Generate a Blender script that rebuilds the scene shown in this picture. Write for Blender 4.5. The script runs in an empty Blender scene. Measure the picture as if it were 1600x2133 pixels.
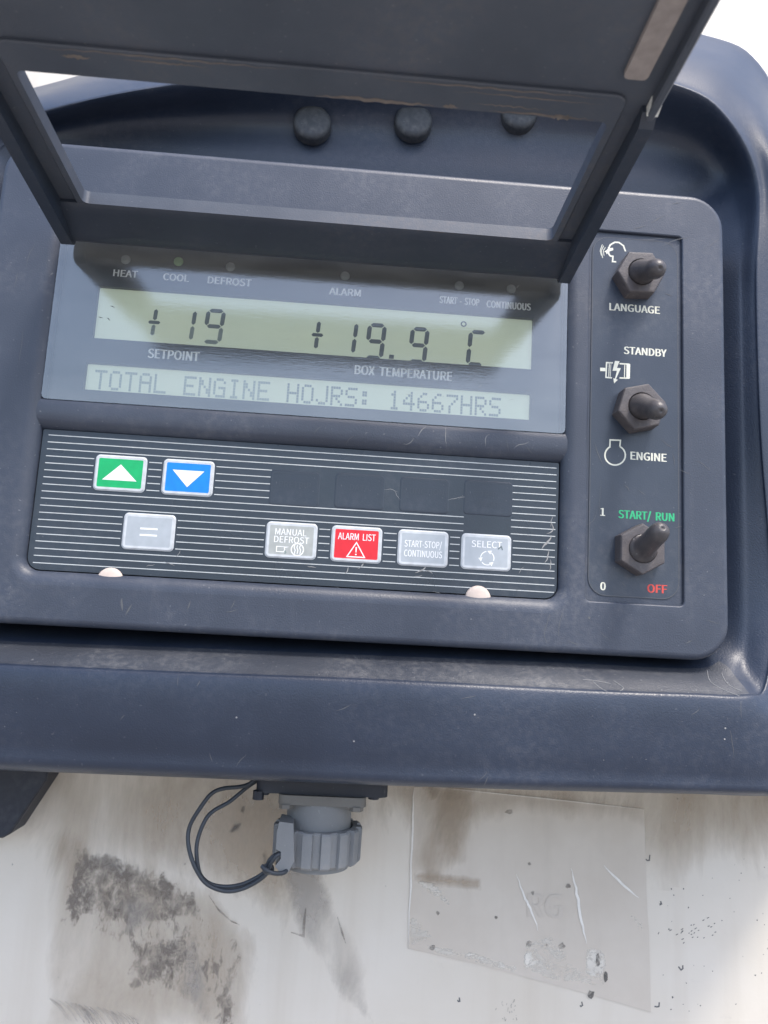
import bpy, math, os, random
from mathutils import Vector, Matrix, noise
from mathutils.geometry import tessellate_polygon
R = math.radians
sc = bpy.context.scene
COL = sc.collection

# ------------------------------------------------------------------ frame of the place
# Panel frame in millimetres: X right along the panel, Y up, D out of the panel towards the viewer.
S = 0.001
BASE = Vector((0.0, 0.0, 1.30))                       # the panel's origin stands 1.3 m above the ground
FPX, CX, CY, EYE = 1602.0, 800.0, 1066.5, Vector((0.0, 0.0, 250.0))
AX = (Vector((0.99678, 0.05649, 0.05668)), None, None)

def _axes():
    n = Vector(((705 - CX) / FPX, (1308 - CY) / FPX, 1.0)).normalized()
    u = Vector(((1374 - CX) / FPX, (-9453 - CY) / FPX, 1.0))
    u = (u - n * u.dot(n)).normalized()
    x = n.cross(u)
    if x.x < 0: x = -x
    return x, u, -n
AX = _axes()

def W(p):                                             # panel mm -> world metres
    return BASE + Vector((p[0] * S, -p[2] * S, p[1] * S))

def ray(px, py):
    r = Vector(((px - CX) / FPX, (py - CY) / FPX, 1.0))
    return Vector((AX[0].dot(r), AX[1].dot(r), AX[2].dot(r)))

def at(px, py, d=0.0):                                # measured point on the plane D = d
    r = ray(px, py)
    return EYE + r * ((d - EYE.z) / r.z)

# ------------------------------------------------------------------ camera, sky, sun, exposure
cam = bpy.data.cameras.new('camera')
co = bpy.data.objects.new('camera', cam); COL.objects.link(co)
def _w(v): return Vector((v[0], -v[2], v[1]))
right = _w(Vector((AX[0].x, AX[1].x, AX[2].x)))
down = _w(Vector((AX[0].y, AX[1].y, AX[2].y)))
fwd = _w(Vector((AX[0].z, AX[1].z, AX[2].z)))
m = Matrix((right, -down, -fwd)).transposed().to_4x4()
m.translation = W(EYE)
co.matrix_world = m
cam.sensor_fit = 'VERTICAL'; cam.sensor_height = 9.6; cam.sensor_width = 7.2
cam.lens = FPX / 2133.0 * 9.6
cam.clip_start = 0.005; cam.clip_end = 2000
cam.dof.use_dof = True; cam.dof.focus_distance = 0.252; cam.dof.aperture_fstop = 4.2
sc.camera = co

SUN_EL, SUN_AZ = 62.0, 32.0                           # azimuth from the panel's normal towards its right
w = bpy.data.worlds.new('World'); sc.world = w; w.use_nodes = True
nt = w.node_tree; nt.nodes.clear()
sky = nt.nodes.new('ShaderNodeTexSky'); sky.sky_type = 'NISHITA'; sky.sun_disc = False
sky.sun_elevation = R(SUN_EL); sky.sun_rotation = R(180 - SUN_AZ)
sky.air_density = 1.0; sky.dust_density = 2.5; sky.ozone_density = 1.0
bg = nt.nodes.new('ShaderNodeBackground'); bg.inputs[1].default_value = 0.15
wo = nt.nodes.new('ShaderNodeOutputWorld')
nt.links.new(sky.outputs[0], bg.inputs[0]); nt.links.new(bg.outputs[0], wo.inputs[0])
sl = bpy.data.lights.new('sun', 'SUN'); sl.energy = 1.5; sl.angle = R(11); sl.color = (1.0, 0.93, 0.84)
so = bpy.data.objects.new('sun', sl); COL.objects.link(so)
sd = Vector((math.sin(R(SUN_AZ)) * math.cos(R(SUN_EL)), -math.cos(R(SUN_AZ)) * math.cos(R(SUN_EL)), math.sin(R(SUN_EL))))
so.rotation_euler = sd.to_track_quat('Z', 'Y').to_euler()
sc.view_settings.view_transform = 'Standard'
sc.view_settings.look = 'None'; sc.view_settings.gamma = 1.0; sc.view_settings.use_curve_mapping = False
sc.view_settings.exposure = 1.2
sc.cycles.max_bounces = 8; sc.cycles.transparent_max_bounces = 32

# ------------------------------------------------------------------ materials
def newmat(name):
    mt = bpy.data.materials.new(name); mt.use_nodes = True
    n = mt.node_tree; b = n.nodes['Principled BSDF']
    return mt, n, b
def nd(n, t, **kw):
    x = n.nodes.new(t)
    for k, v in kw.items(): setattr(x, k, v)
    return x
def objco(n, scale=(1, 1, 1)):
    t = nd(n, 'ShaderNodeTexCoord'); mp = nd(n, 'ShaderNodeMapping'); mp.inputs['Scale'].default_value = scale
    n.links.new(t.outputs['Object'], mp.inputs[0]); return mp.outputs[0]
def noisen(n, vec, scale, detail=3, rough=0.55, dist=0.0):
    t = nd(n, 'ShaderNodeTexNoise'); t.inputs['Scale'].default_value = scale; t.inputs['Detail'].default_value = detail
    t.inputs['Roughness'].default_value = rough; t.inputs['Distortion'].default_value = dist
    n.links.new(vec, t.inputs['Vector']); return t.outputs['Fac']
def ramp(n, fac, lo, hi, a=0.0, b=1.0):
    r = nd(n, 'ShaderNodeMapRange'); r.inputs[1].default_value = lo; r.inputs[2].default_value = hi
    r.inputs[3].default_value = a; r.inputs[4].default_value = b
    n.links.new(fac, r.inputs[0]); return r.outputs[0]
def mixc(n, fac, a, b):
    x = nd(n, 'ShaderNodeMix', data_type='RGBA')
    if isinstance(fac, (int, float)): x.inputs[0].default_value = fac
    else: n.links.new(fac, x.inputs[0])
    for i, c in ((6, a), (7, b)):
        if isinstance(c, tuple): x.inputs[i].default_value = c if len(c) == 4 else (*c, 1)
        else: n.links.new(c, x.inputs[i])
    return x.outputs[2]
def mul(n, a, b):
    x = nd(n, 'ShaderNodeMath', operation='MULTIPLY')
    for i, c in ((0, a), (1, b)):
        if isinstance(c, (int, float)): x.inputs[i].default_value = c
        else: n.links.new(c, x.inputs[i])
    return x.outputs[0]
def bump(n, b, h, strength, dist):
    x = nd(n, 'ShaderNodeBump'); x.inputs['Strength'].default_value = strength; x.inputs['Distance'].default_value = dist
    n.links.new(h, x.inputs['Height']); n.links.new(x.outputs[0], b.inputs['Normal'])

def plastic(name, col, rough=0.5, dust=(0.17, 0.17, 0.18), dustamt=0.35, grain=0.25, spec=0.5, streak=1.0):
    mt, n, b = newmat(name)
    v = objco(n)
    big = noisen(n, v, 22, 4, 0.6)
    fine = noisen(n, v, 420, 3, 0.6)
    st = noisen(n, objco(n, (1, 1, 0.12)), 160 , 3, 0.6)
    c1 = mixc(n, ramp(n, big, 0.35, 0.7), tuple(c * 0.86 for c in col), tuple(c * 1.15 for c in col))
    dm = mul(n, ramp(n, big, 0.45, 0.75), ramp(n, fine, 0.42, 0.7))
    dm = mul(n, dm, dustamt)
    c2 = mixc(n, dm, c1, dust)
    dm2 = mul(n, ramp(n, st, 0.62, 0.8), 0.28 * streak * dustamt)
    c3 = mixc(n, dm2, c2, dust)
    sp = noisen(n, v, 900, 1, 0.4)
    c4 = mixc(n, mul(n, ramp(n, sp, 0.745, 0.78), 0.5 * dustamt), c3, (0.35, 0.35, 0.35))
    n.links.new(c4, b.inputs['Base Color'])
    n.links.new(ramp(n, big, 0.3, 0.75, rough - 0.06, rough + 0.1), b.inputs['Roughness'])
    b.inputs['Specular IOR Level'].default_value = spec
    g = noisen(n, v, 2000, 2, 0.5)
    bump(n, b, g, grain, 0.0003)
    return mt
def plain(name, col, rough=0.5, spec=0.5, var=0.0, emis=0.0, metal=0.0):
    mt, n, b = newmat(name)
    if var:
        f = noisen(n, objco(n), 300, 3)
        n.links.new(mixc(n, ramp(n, f, 0.3, 0.7), tuple(c * (1 - var) for c in col), tuple(min(1, c * (1 + var)) for c in col)), b.inputs['Base Color'])
    else: b.inputs['Base Color'].default_value = (*col, 1)
    b.inputs['Roughness'].default_value = rough; b.inputs['Specular IOR Level'].default_value = spec; b.inputs['Metallic'].default_value = metal
    if emis:
        b.inputs['Emission Color'].default_value = (*col, 1); b.inputs['Emission Strength'].default_value = emis
    return mt

M = {}
M['face'] = plastic('panel_plastic', (0.046, 0.057, 0.084), 0.42, dustamt=0.48)
M['housing'] = plastic('housing_plastic', (0.025, 0.036, 0.062), 0.35, dustamt=0.2, grain=0.35)
M['ledge'] = plastic('dusty_ledge_plastic', (0.060, 0.066, 0.080), 0.31, dust=(0.22, 0.215, 0.21), dustamt=0.75, grain=0.5, streak=0.6)
M['lid'] = plastic('lid_plastic', (0.070, 0.082, 0.106), 0.42, dust=(0.2, 0.16, 0.13), dustamt=0.3, grain=0.15)
M['hinge'] = plastic('hinge_plastic', (0.030, 0.040, 0.060), 0.4, dust=(0.14, 0.12, 0.11), dustamt=0.25, grain=0.15)
M['film'] = plastic('keypad_film', (0.028, 0.040, 0.057), 0.3, dustamt=0.22, grain=0.12, streak=0.4)
M['film2'] = plastic('blank_key_film', (0.027, 0.038, 0.057), 0.3, dustamt=0.2, grain=0.12, streak=0.4)
M['faint'] = plain('faded_print', (0.034, 0.045, 0.063), 0.36)
M['plate'] = plastic('switch_label', (0.038, 0.050, 0.074), 0.32, dustamt=0.3, grain=0.15, streak=0.6)
M['mask'] = plain('display_mask', (0.026, 0.033, 0.042), 0.5, var=0.1)
M['white'] = plain('white_print', (0.90, 0.91, 0.91), 0.5, var=0.1)
M['line'] = plain('keypad_line_print', (0.56, 0.59, 0.60), 0.5, var=0.12)
M['cream'] = plain('cream_print', (0.72, 0.72, 0.62), 0.5, var=0.08)
M['greenp'] = plain('green_print', (0.03, 0.46, 0.20), 0.5)
M['redp'] = plain('red_print', (0.62, 0.07, 0.055), 0.5)
M['border'] = plain('key_border', (0.56, 0.59, 0.62), 0.4, var=0.12)
M['kgreen'] = plain('key_green', (0.0, 0.40, 0.13), 0.4, var=0.08)
M['kblue'] = plain('key_blue', (0.0, 0.22, 0.74), 0.4, var=0.08)
M['kred'] = plain('key_red', (0.70, 0.015, 0.03), 0.4, var=0.08)
M['kgrey'] = plain('key_grey', (0.40, 0.44, 0.48), 0.4, var=0.06)
M['kolive'] = plain('key_worn_grey', (0.38, 0.40, 0.39), 0.42, var=0.10)
M['kink'] = plain('key_white_ink', (0.85, 0.86, 0.87), 0.45)
M['scuff'] = plain('scuff', (0.105, 0.11, 0.12), 0.7)
M['scuffw'] = plain('white_scratch', (0.30, 0.30, 0.30), 0.7)
M['rust'] = plain('worn_edge', (0.17, 0.145, 0.13), 0.7, var=0.2)
M['tan'] = plain('strip_tan', (0.30, 0.265, 0.25), 0.85, var=0.14)
M['pale'] = plain('pale_plastic', (0.62, 0.52, 0.46), 0.55, var=0.08)
M['sunlit'] = plain('sunlit_white', (0.75, 0.76, 0.72), 0.4)  # near-white that puts sunlight into the colour of a lid corner
M['nut'] = plastic('nut_plastic', (0.086, 0.078, 0.082), 0.5, dust=(0.2, 0.17, 0.16), dustamt=0.5, grain=0.4)
M['boot'] = plastic('boot_rubber', (0.062, 0.058, 0.062), 0.34, dust=(0.15, 0.13, 0.125), dustamt=0.6, grain=0.3)
M['bump'] = plastic('bumper_rubber', (0.042, 0.048, 0.058), 0.55, dust=(0.2, 0.2, 0.2), dustamt=0.5, grain=0.4)
M['grey'] = plastic('socket_grey', (0.185, 0.195, 0.205), 0.55, dust=(0.30, 0.28, 0.25), dustamt=0.5, grain=0.2)
M['flange'] = plastic('flange_grey', (0.15, 0.145, 0.135), 0.6, dust=(0.3, 0.26, 0.2), dustamt=0.6, grain=0.2)
M['cord'] = plain('cord_sleeve', (0.030, 0.038, 0.050), 0.5, var=0.15)
M['black'] = plastic('black_bracket', (0.012, 0.017, 0.03), 0.5, dustamt=0.2)
M['ink1'] = plain('lcd_ink_dark', (0.07, 0.10, 0.12), 0.5)
M['ink2'] = plain('lcd_ink_mid', (0.12, 0.16, 0.17), 0.5)
M['ink3'] = plain('lcd_ink_faint', (0.22, 0.28, 0.27), 0.5)
M['dot1'] = plain('dot_ink_dark', (0.25, 0.31, 0.285), 0.5)
M['dot2'] = plain('dot_ink_faint', (0.37, 0.45, 0.40), 0.5)
M['ledoff'] = plain('lamp_lens', (0.30, 0.33, 0.35), 0.25)
M['ledgreen'] = plain('lamp_lens_green', (0.34, 0.55, 0.26), 0.25)

def lcdmat():
    mt, n, b = newmat('lcd_glass')
    f = noisen(n, objco(n), 26, 3)
    n.links.new(mixc(n, ramp(n, f, 0.3, 0.7), (0.50, 0.58, 0.45), (0.55, 0.60, 0.43)), b.inputs['Base Color'])
    b.inputs['Roughness'].default_value = 0.45
    b.inputs['Emission Color'].default_value = (0.58, 0.66, 0.52, 1); b.inputs['Emission Strength'].default_value = 0.15
    return mt
M['lcd'] = lcdmat()

def glassmat():
    mt = bpy.data.materials.new('window_clear'); mt.use_nodes = True
    n = mt.node_tree; n.nodes.clear()
    out = nd(n, 'ShaderNodeOutputMaterial')
    tr = nd(n, 'ShaderNodeBsdfTransparent'); tr.inputs[0].default_value = (0.98, 0.99, 0.985, 1)
    df = nd(n, 'ShaderNodeBsdfDiffuse'); df.inputs[0].default_value = (0.62, 0.66, 0.68, 1)
    gl = nd(n, 'ShaderNodeBsdfGlossy'); gl.inputs['Roughness'].default_value = 0.10
    v = objco(n)
    sm = noisen(n, objco(n, (0.35, 1, 1.6)), 60, 4, 0.65)
    sc_ = noisen(n, objco(n, (1, 1, 7)), 260, 3, 0.6, 0.3)
    m1 = nd(n, 'ShaderNodeMixShader'); n.links.new(ramp(n, sm, 0.35, 0.75, 0.05, 0.13), m1.inputs[0])
    n.links.new(tr.outputs[0], m1.inputs[1]); n.links.new(df.outputs[0], m1.inputs[2])
    fr = nd(n, 'ShaderNodeFresnel'); fr.inputs[0].default_value = 1.5
    fa = nd(n, 'ShaderNodeMath', operation='MULTIPLY_ADD'); n.links.new(fr.outputs[0], fa.inputs[0]); fa.inputs[1].default_value = 0.8; fa.inputs[2].default_value = 0.16; fm = fa.outputs[0]
    m2 = nd(n, 'ShaderNodeMixShader'); n.links.new(fm, m2.inputs[0])
    n.links.new(m1.outputs[0], m2.inputs[1]); n.links.new(gl.outputs[0], m2.inputs[2])
    bp = nd(n, 'ShaderNodeBump'); bp.inputs['Strength'].default_value = 0.05; bp.inputs['Distance'].default_value = 0.0003
    n.links.new(sc_, bp.inputs['Height']); n.links.new(bp.outputs[0], gl.inputs['Normal'])
    n.links.new(m2.outputs[0], out.inputs[0])
    return mt
M['window'] = glassmat()

def bodymat():
    mt, n, b = newmat('white_body_paint')
    v = objco(n)
    big = noisen(n, v, 9, 5, 0.6); st = noisen(n, objco(n, (1, 1, 0.08)), 55, 4, 0.6)
    sm = noisen(n, v, 70, 5, 0.7, 0.6)
    c = mixc(n, ramp(n, big, 0.35, 0.7), (0.60, 0.555, 0.485), (0.665, 0.63, 0.575))
    c = mixc(n, mul(n, ramp(n, st, 0.5, 0.8), 0.4), c, (0.46, 0.40, 0.33))
    c = mixc(n, mul(n, ramp(n, sm, 0.62, 0.75), 0.25), c, (0.36, 0.35, 0.34))
    sp = noisen(n, v, 330, 2, 0.5)
    c = mixc(n, mul(n, ramp(n, sp, 0.74, 0.77), 0.6), c, (0.12, 0.12, 0.12))
    n.links.new(c, b.inputs['Base Color']); b.inputs['Roughness'].default_value = 0.42
    bump(n, b, noisen(n, v, 500, 3), 0.08, 0.0005)
    return mt
M['body'] = bodymat()

def residue(name, col, scale, lo, hi, stretch=(1, 1, 1), maxa=0.9):
    mt = bpy.data.materials.new(name); mt.use_nodes = True
    n = mt.node_tree; b = n.nodes['Principled BSDF']; out = n.nodes['Material Output']
    f = noisen(n, objco(n, stretch), scale, 6, 0.72, 0.4)
    f2 = noisen(n, objco(n), scale * 0.22, 3, 0.5)
    cv = nd(n, 'ShaderNodeAttribute'); cv.attribute_name = 'cover'
    off = nd(n, 'ShaderNodeMath', operation='MULTIPLY_ADD'); n.links.new(cv.outputs['Fac'], off.inputs[0]); off.inputs[1].default_value = 0.42; n.links.new(f, off.inputs[2])
    sb = nd(n, 'ShaderNodeMath', operation='SUBTRACT'); n.links.new(off.outputs[0], sb.inputs[0]); sb.inputs[1].default_value = 0.42; f = sb.outputs[0]
    a = mul(n, ramp(n, f, lo, hi), ramp(n, f2, 0.30, 0.62, 0.15, maxa))
    b.inputs['Base Color'].default_value = (*col, 1); b.inputs['Roughness'].default_value = 0.7
    tr = nd(n, 'ShaderNodeBsdfTransparent'); ms = nd(n, 'ShaderNodeMixShader')
    n.links.new(a, ms.inputs[0]); n.links.new(tr.outputs[0], ms.inputs[1]); n.links.new(b.outputs[0], ms.inputs[2])
    n.links.new(ms.outputs[0], out.inputs[0])
    return mt
M['res_dark'] = residue('residue_dark', (0.19, 0.165, 0.145), 330, 0.38, 0.60, (0.9, 1, 0.7), 1.0)
M['res_light'] = residue('residue_light', (0.40, 0.37, 0.34), 60, 0.28, 0.6, (1, 1, 0.6), 0.75)
M['smear_shade'] = residue('smear_and_shade', (0.43, 0.35, 0.265), 32, 0.18, 0.62, (1, 1, 0.35), 0.75)  # beige film for smears and for the console's shade painted on the wall
M['smudge'] = residue('smudge', (0.12, 0.11, 0.105), 260, 0.20, 0.62, (1, 1, .6), 1.0)
M['res_streak'] = residue('residue_streaks', (0.23, 0.20, 0.175), 420, 0.50, 0.66, (1, 1, 0.45), 0.85)
M['speck'] = plain('paint_chip', (0.13, 0.13, 0.135), 0.8)
M['res_white'] = residue('paper_white', (0.70, 0.67, 0.61), 170, 0.42, 0.55, (0.5, 1, 0.9), 1.0)
M['paper'] = plain('torn_paper', (0.74, 0.72, 0.68), 0.8, var=0.08)
M['sticker'] = plain('faded_sticker', (0.60, 0.575, 0.54), 0.55, var=0.05)
def stickermat():
    mt, n, b = newmat('faded_sticker_film')
    v = objco(n)
    big = noisen(n, v, 24, 5, 0.65); st = noisen(n, objco(n, (1, 1, 0.15)), 90, 4, 0.6)
    c = mixc(n, ramp(n, big, 0.3, 0.7), (0.515, 0.465, 0.405), (0.585, 0.54, 0.48))
    c = mixc(n, mul(n, ramp(n, st, 0.5, 0.75), 0.35), c, (0.44, 0.40, 0.35))
    n.links.new(c, b.inputs['Base Color']); b.inputs['Roughness'].default_value = 0.75; b.inputs['Specular IOR Level'].default_value = 0.25
    return mt
M['sticker'] = stickermat()
M['grime'] = residue('grime', (0.11, 0.105, 0.10), 150, 0.34, 0.55, (1, 1, 1), 0.9)
M['sghost'] = plain('ghost_print', (0.515, 0.47, 0.415), 0.55)
M['concrete'] = plain('concrete_yard', (0.26, 0.245, 0.225), 0.9, var=0.15)

# ------------------------------------------------------------------ mesh builder
class MB:
    def __init__(s): s.v = []; s.f = []; s.m = []; s.mats = []; s.fade = {}
    def mi(s, mat):
        if mat not in s.mats: s.mats.append(mat)
        return s.mats.index(mat)
    def add(s, vs, fs, mat):
        o = len(s.v); k = s.mi(mat)
        s.v += [tuple(p) for p in vs]
        for f in fs: s.f.append([i + o for i in f]); s.m.append(k)
    def poly(s, pts, d, mat):                                   # flat polygon facing the viewer
        pts = [(p[0], p[1]) for p in pts]
        tris = tessellate_polygon([[Vector((x, y, 0)) for x, y in pts]])
        fs = []
        for t in tris:
            a, b, c = (pts[i] for i in t)
            ar = (b[0] - a[0]) * (c[1] - a[1]) - (b[1] - a[1]) * (c[0] - a[0])
            fs.append(t if ar > 0 else t[::-1])
        s.add([(x, y, d) for x, y in pts], fs, mat)
    def holed(s, outer, holes, d, mat):
        loops = [[Vector((p[0], p[1], 0)) for p in outer]] + [[Vector((p[0], p[1], 0)) for p in h] for h in holes]
        flat = [p for l in loops for p in l]
        fs = []
        for t in tessellate_polygon(loops):
            a, b, c = (flat[i] for i in t)
            ar = (b.x - a.x) * (c.y - a.y) - (b.y - a.y) * (c.x - a.x)
            if abs(ar) < 1e-9: continue
            fs.append(t if ar > 0 else t[::-1])
        s.add([(p.x, p.y, d) for p in flat], fs, mat)
    def rings(s, loops, mat, closed=True, cap0=False, cap1=False, flip=False):   # loops: lists of 3-D points of equal length
        n = len(loops[0]); vs = [p for l in loops for p in l]; fs = []
        for i in range(len(loops) - 1):
            for j in range(n if closed else n - 1):
                k = (j + 1) % n
                q = [i * n + j, i * n + k, (i + 1) * n + k, (i + 1) * n + j]
                fs.append(q[::-1] if flip else q)
        if cap0: fs.append(list(range(n))[::-1] if not flip else list(range(n)))
        if cap1:
            b = (len(loops) - 1) * n
            fs.append([b + i for i in range(n)] if not flip else [b + i for i in range(n)][::-1])
        s.add(vs, fs, mat)
    def stroke(s, pts, wd, d, mat, closed=False, taper=False):
        P = [Vector((p[0], p[1])) for p in pts]; n = len(P); L = []; Rr = []
        for i in range(n):
            a = P[(i - 1) % n] if (closed or i) else P[i]; b = P[(i + 1) % n] if (closed or i < n - 1) else P[i]
            t1 = (P[i] - a); t2 = (b - P[i])
            t = (t1.normalized() if t1.length > 1e-9 else Vector((0, 0))) + (t2.normalized() if t2.length > 1e-9 else Vector((0, 0)))
            if t.length < 1e-6: t = t2 if t2.length > 0 else t1
            t.normalize(); nrm = Vector((-t.y, t.x))
            cs = 1.0
            if t1.length > 1e-9 and t2.length > 1e-9: cs = max(0.4, nrm.dot(Vector((-t2.y, t2.x)).normalized()))
            h = wd * 0.5 / cs
            if taper: h *= max(0.15, math.sin(math.pi * (i + 0.3) / (n - 0.4)))
            L.append((P[i].x + nrm.x * h, P[i].y + nrm.y * h, d)); Rr.append((P[i].x - nrm.x * h, P[i].y - nrm.y * h, d))
        fs = []
        for i in range(n if closed else n - 1):
            k = (i + 1) % n; fs.append([i, n + i, n + k, k])
        s.add(L + Rr, fs, mat)
    def box(s, x0, x1, y0, y1, d0, d1, mat):
        vs = [(x, y, d) for d in (d0, d1) for y in (y0, y1) for x in (x0, x1)]
        s.add(vs, [(4, 5, 7, 6), (0, 2, 3, 1), (0, 1, 5, 4), (2, 6, 7, 3), (0, 4, 6, 2), (1, 3, 7, 5)], mat)
    def tube(s, pts, r, mat, seg=10, radii=None):
        P = [Vector(p) for p in pts]; loops = []; prev = None
        for i, p in enumerate(P):
            t = (P[min(i + 1, len(P) - 1)] - P[max(i - 1, 0)]).normalized()
            if prev is None:
                prev = t.orthogonal().normalized()
            a = (prev - t * prev.dot(t)).normalized(); prev = a; b = t.cross(a)
            rr = radii[i] if radii else r
            loops.append([tuple(p + (a * math.cos(2 * math.pi * k / seg) + b * math.sin(2 * math.pi * k / seg)) * rr) for k in range(seg)])
        s.rings(loops, mat, cap0=True, cap1=True)
    def text(s, txt, x, y, cap, d, mat, width=None, align='L', bold=True):
        vs, fs, wdt = text_mesh(txt)
        k = cap / cap_height()
        kx = k if width is None else width / wdt
        W_ = wdt * kx
        x0 = x - (W_ / 2 if align == 'C' else (W_ if align == 'R' else 0))
        for j, e in enumerate((-0.05, -0.025, 0.0, 0.025, 0.05) if bold else (-0.015, 0.015)):
            s.add([(x0 + a * kx + e * cap, y + b * k, d + j * 0.008) for a, b in vs], fs, mat)
    def join(s, o):
        off = len(s.v); s.v += o.v; s.fade.update({k + off: v for k, v in o.fade.items()})
        for f, k in zip(o.f, o.m): s.f.append([i + off for i in f]); s.m.append(s.mi(o.mats[k]))
    def soft(s, pts, d, mat, inset=4.0, step=1.3):              # stain that thins out to nothing across its outline
        P = [(p[0], p[1]) for p in pts]; n = len(P); pad = inset
        def sdist(x, y):
            best = 1e9; ins = False
            for i in range(n):
                (ax, ay), (bx, by) = P[i], P[(i + 1) % n]
                dx, dy = bx - ax, by - ay; t = max(0, min(1, ((x - ax) * dx + (y - ay) * dy) / (dx * dx + dy * dy + 1e-12)))
                best = min(best, math.hypot(x - ax - dx * t, y - ay - dy * t))
                if (ay > y) != (by > y) and x < (bx - ax) * (y - ay) / (by - ay) + ax: ins = not ins
            return best if ins else -best
        x0 = min(p[0] for p in P) - pad; x1 = max(p[0] for p in P) + pad; y0 = min(p[1] for p in P) - pad; y1 = max(p[1] for p in P) + pad
        nx = max(3, int((x1 - x0) / step)); ny = max(3, int((y1 - y0) / step)); o = len(s.v); idx = {}; vs = []; cv = []
        for j in range(ny + 1):
            for i in range(nx + 1):
                x = x0 + (x1 - x0) * i / nx; y = y0 + (y1 - y0) * j / ny
                c = max(0.0, min(1.0, 0.5 + sdist(x, y) / (2 * inset))); c = c * c * (3 - 2 * c)
                idx[i, j] = len(vs); vs.append((x, y, d)); cv.append(c)
        fs = []
        for j in range(ny):
            for i in range(nx):
                q = (idx[i, j], idx[i + 1, j], idx[i + 1, j + 1], idx[i, j + 1])
                if max(cv[k] for k in q) > 0.01: fs.append(q)
        used = sorted({k for q in fs for k in q}); rm = {k: i for i, k in enumerate(used)}
        s.add([vs[k] for k in used], [tuple(rm[k] for k in q) for q in fs], mat)
        for k in used: s.fade[o + rm[k]] = cv[k]
    def build(s, name, parent=None, org=None, smooth=None, label=None, weighted=True, sub=0):
        me = bpy.data.meshes.new(name)
        o0 = org if org is not None else Vector((0, 0, 0))
        me.from_pydata([((x - o0[0]) * S, -(z - o0[2]) * S, (y - o0[1]) * S) for x, y, z in s.v], [], s.f)
        if s.fade:
            at_ = me.attributes.new('cover', 'FLOAT', 'POINT')
            at_.data.foreach_set('value', [s.fade.get(i, 1.0) for i in range(len(s.v))])
        for mt in s.mats: me.materials.append(M[mt])
        me.polygons.foreach_set('material_index', s.m)
        me.update(); me.validate()
        ob = bpy.data.objects.new(name, me); COL.objects.link(ob)
        if smooth is not None:
            import bmesh
            bm = bmesh.new(); bm.from_mesh(me)
            bmesh.ops.remove_doubles(bm, verts=bm.verts, dist=2e-6)
            for f in bm.faces: f.smooth = True
            for e in bm.edges:
                if len(e.link_faces) == 2:
                    if e.calc_face_angle(0) > R(smooth): e.smooth = False
            bm.to_mesh(me); bm.free()
            if weighted:
                wm = ob.modifiers.new('weighted', 'WEIGHTED_NORMAL'); wm.keep_sharp = True; wm.weight = 80
        if sub:
            sm = ob.modifiers.new('sub', 'SUBSURF'); sm.levels = sub; sm.render_levels = sub
        if parent is not None: ob.parent = parent
        if label: ob['label'] = label
        return ob

FONT_ = None
try: FONT_ = bpy.data.fonts.load(os.path.join(bpy.utils.resource_path('LOCAL'), 'datafiles', 'fonts', 'Noto Sans CJK Regular.woff2'))   # Blender's own interface font
except Exception: pass
_tc = {}
def cap_height():
    return max(v[1] for v in text_mesh('H')[0])
def text_mesh(txt):
    if txt in _tc: return _tc[txt]
    cu = bpy.data.curves.new('t', 'FONT'); cu.body = txt; cu.font = FONT_ or cu.font; cu.size = 1.0; cu.resolution_u = 3; cu.offset = 0.0
    ob = bpy.data.objects.new('t', cu); COL.objects.link(ob)
    bpy.context.view_layer.update()
    dg = bpy.context.evaluated_depsgraph_get()
    me = bpy.data.meshes.new_from_object(ob.evaluated_get(dg))
    vs = [(v.co.x, v.co.y) for v in me.vertices]
    fs = []
    for p in me.polygons:
        ix = list(p.vertices); ar = 0
        for i in range(len(ix)):
            a = vs[ix[i]]; b = vs[ix[(i + 1) % len(ix)]]; ar += a[0] * b[1] - a[1] * b[0]
        fs.append(ix if ar > 0 else ix[::-1])
    mn = min(v[0] for v in vs); mx = max(v[0] for v in vs)
    vs = [(a - mn, b) for a, b in vs]
    bpy.data.objects.remove(ob); bpy.data.curves.remove(cu); bpy.data.meshes.remove(me)
    _tc[txt] = (vs, fs, mx - mn)
    return _tc[txt]

def rrect(x0, x1, y0, y1, r, seg=8):                   # counter-clockwise seen by the viewer
    rs = r if isinstance(r, (tuple, list)) else (r,) * 4   # radii: bottom-left, bottom-right, top-right, top-left
    c = [(x0 + rs[0], y0 + rs[0], 180, rs[0]), (x1 - rs[1], y0 + rs[1], 270, rs[1]), (x1 - rs[2], y1 - rs[2], 0, rs[2]), (x0 + rs[3], y1 - rs[3], 90, rs[3])]
    return [(a + q * math.cos(R(t0 + 90 * k / seg)), b + q * math.sin(R(t0 + 90 * k / seg))) for a, b, t0, q in c for k in range(seg + 1)]
def lift(loop, d): return [(p[0], p[1], d) for p in loop]
def circle(cx, cy, r, n=32, a0=0.0, a1=360.0, open_=False):
    return [(cx + r * math.cos(R(a0 + (a1 - a0) * k / n)), cy + r * math.sin(R(a0 + (a1 - a0) * k / n))) for k in range(n + (1 if open_ else 0))]
def fillet_rect(x0, x1, y0, y1, rad, w_, d0, d1, seg=6, inward=True):
    """loops of a rounded step of width w_ from depth d0 (outer) to d1: quarter of an ellipse, convex"""
    out = []
    for i in range(seg + 1):
        a = R(90.0 * i / seg); off = w_ * math.sin(a); d = d1 + (d0 - d1) * math.cos(a)
        s_ = off if inward else -off
        out.append((s_, d))
    return out
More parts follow.
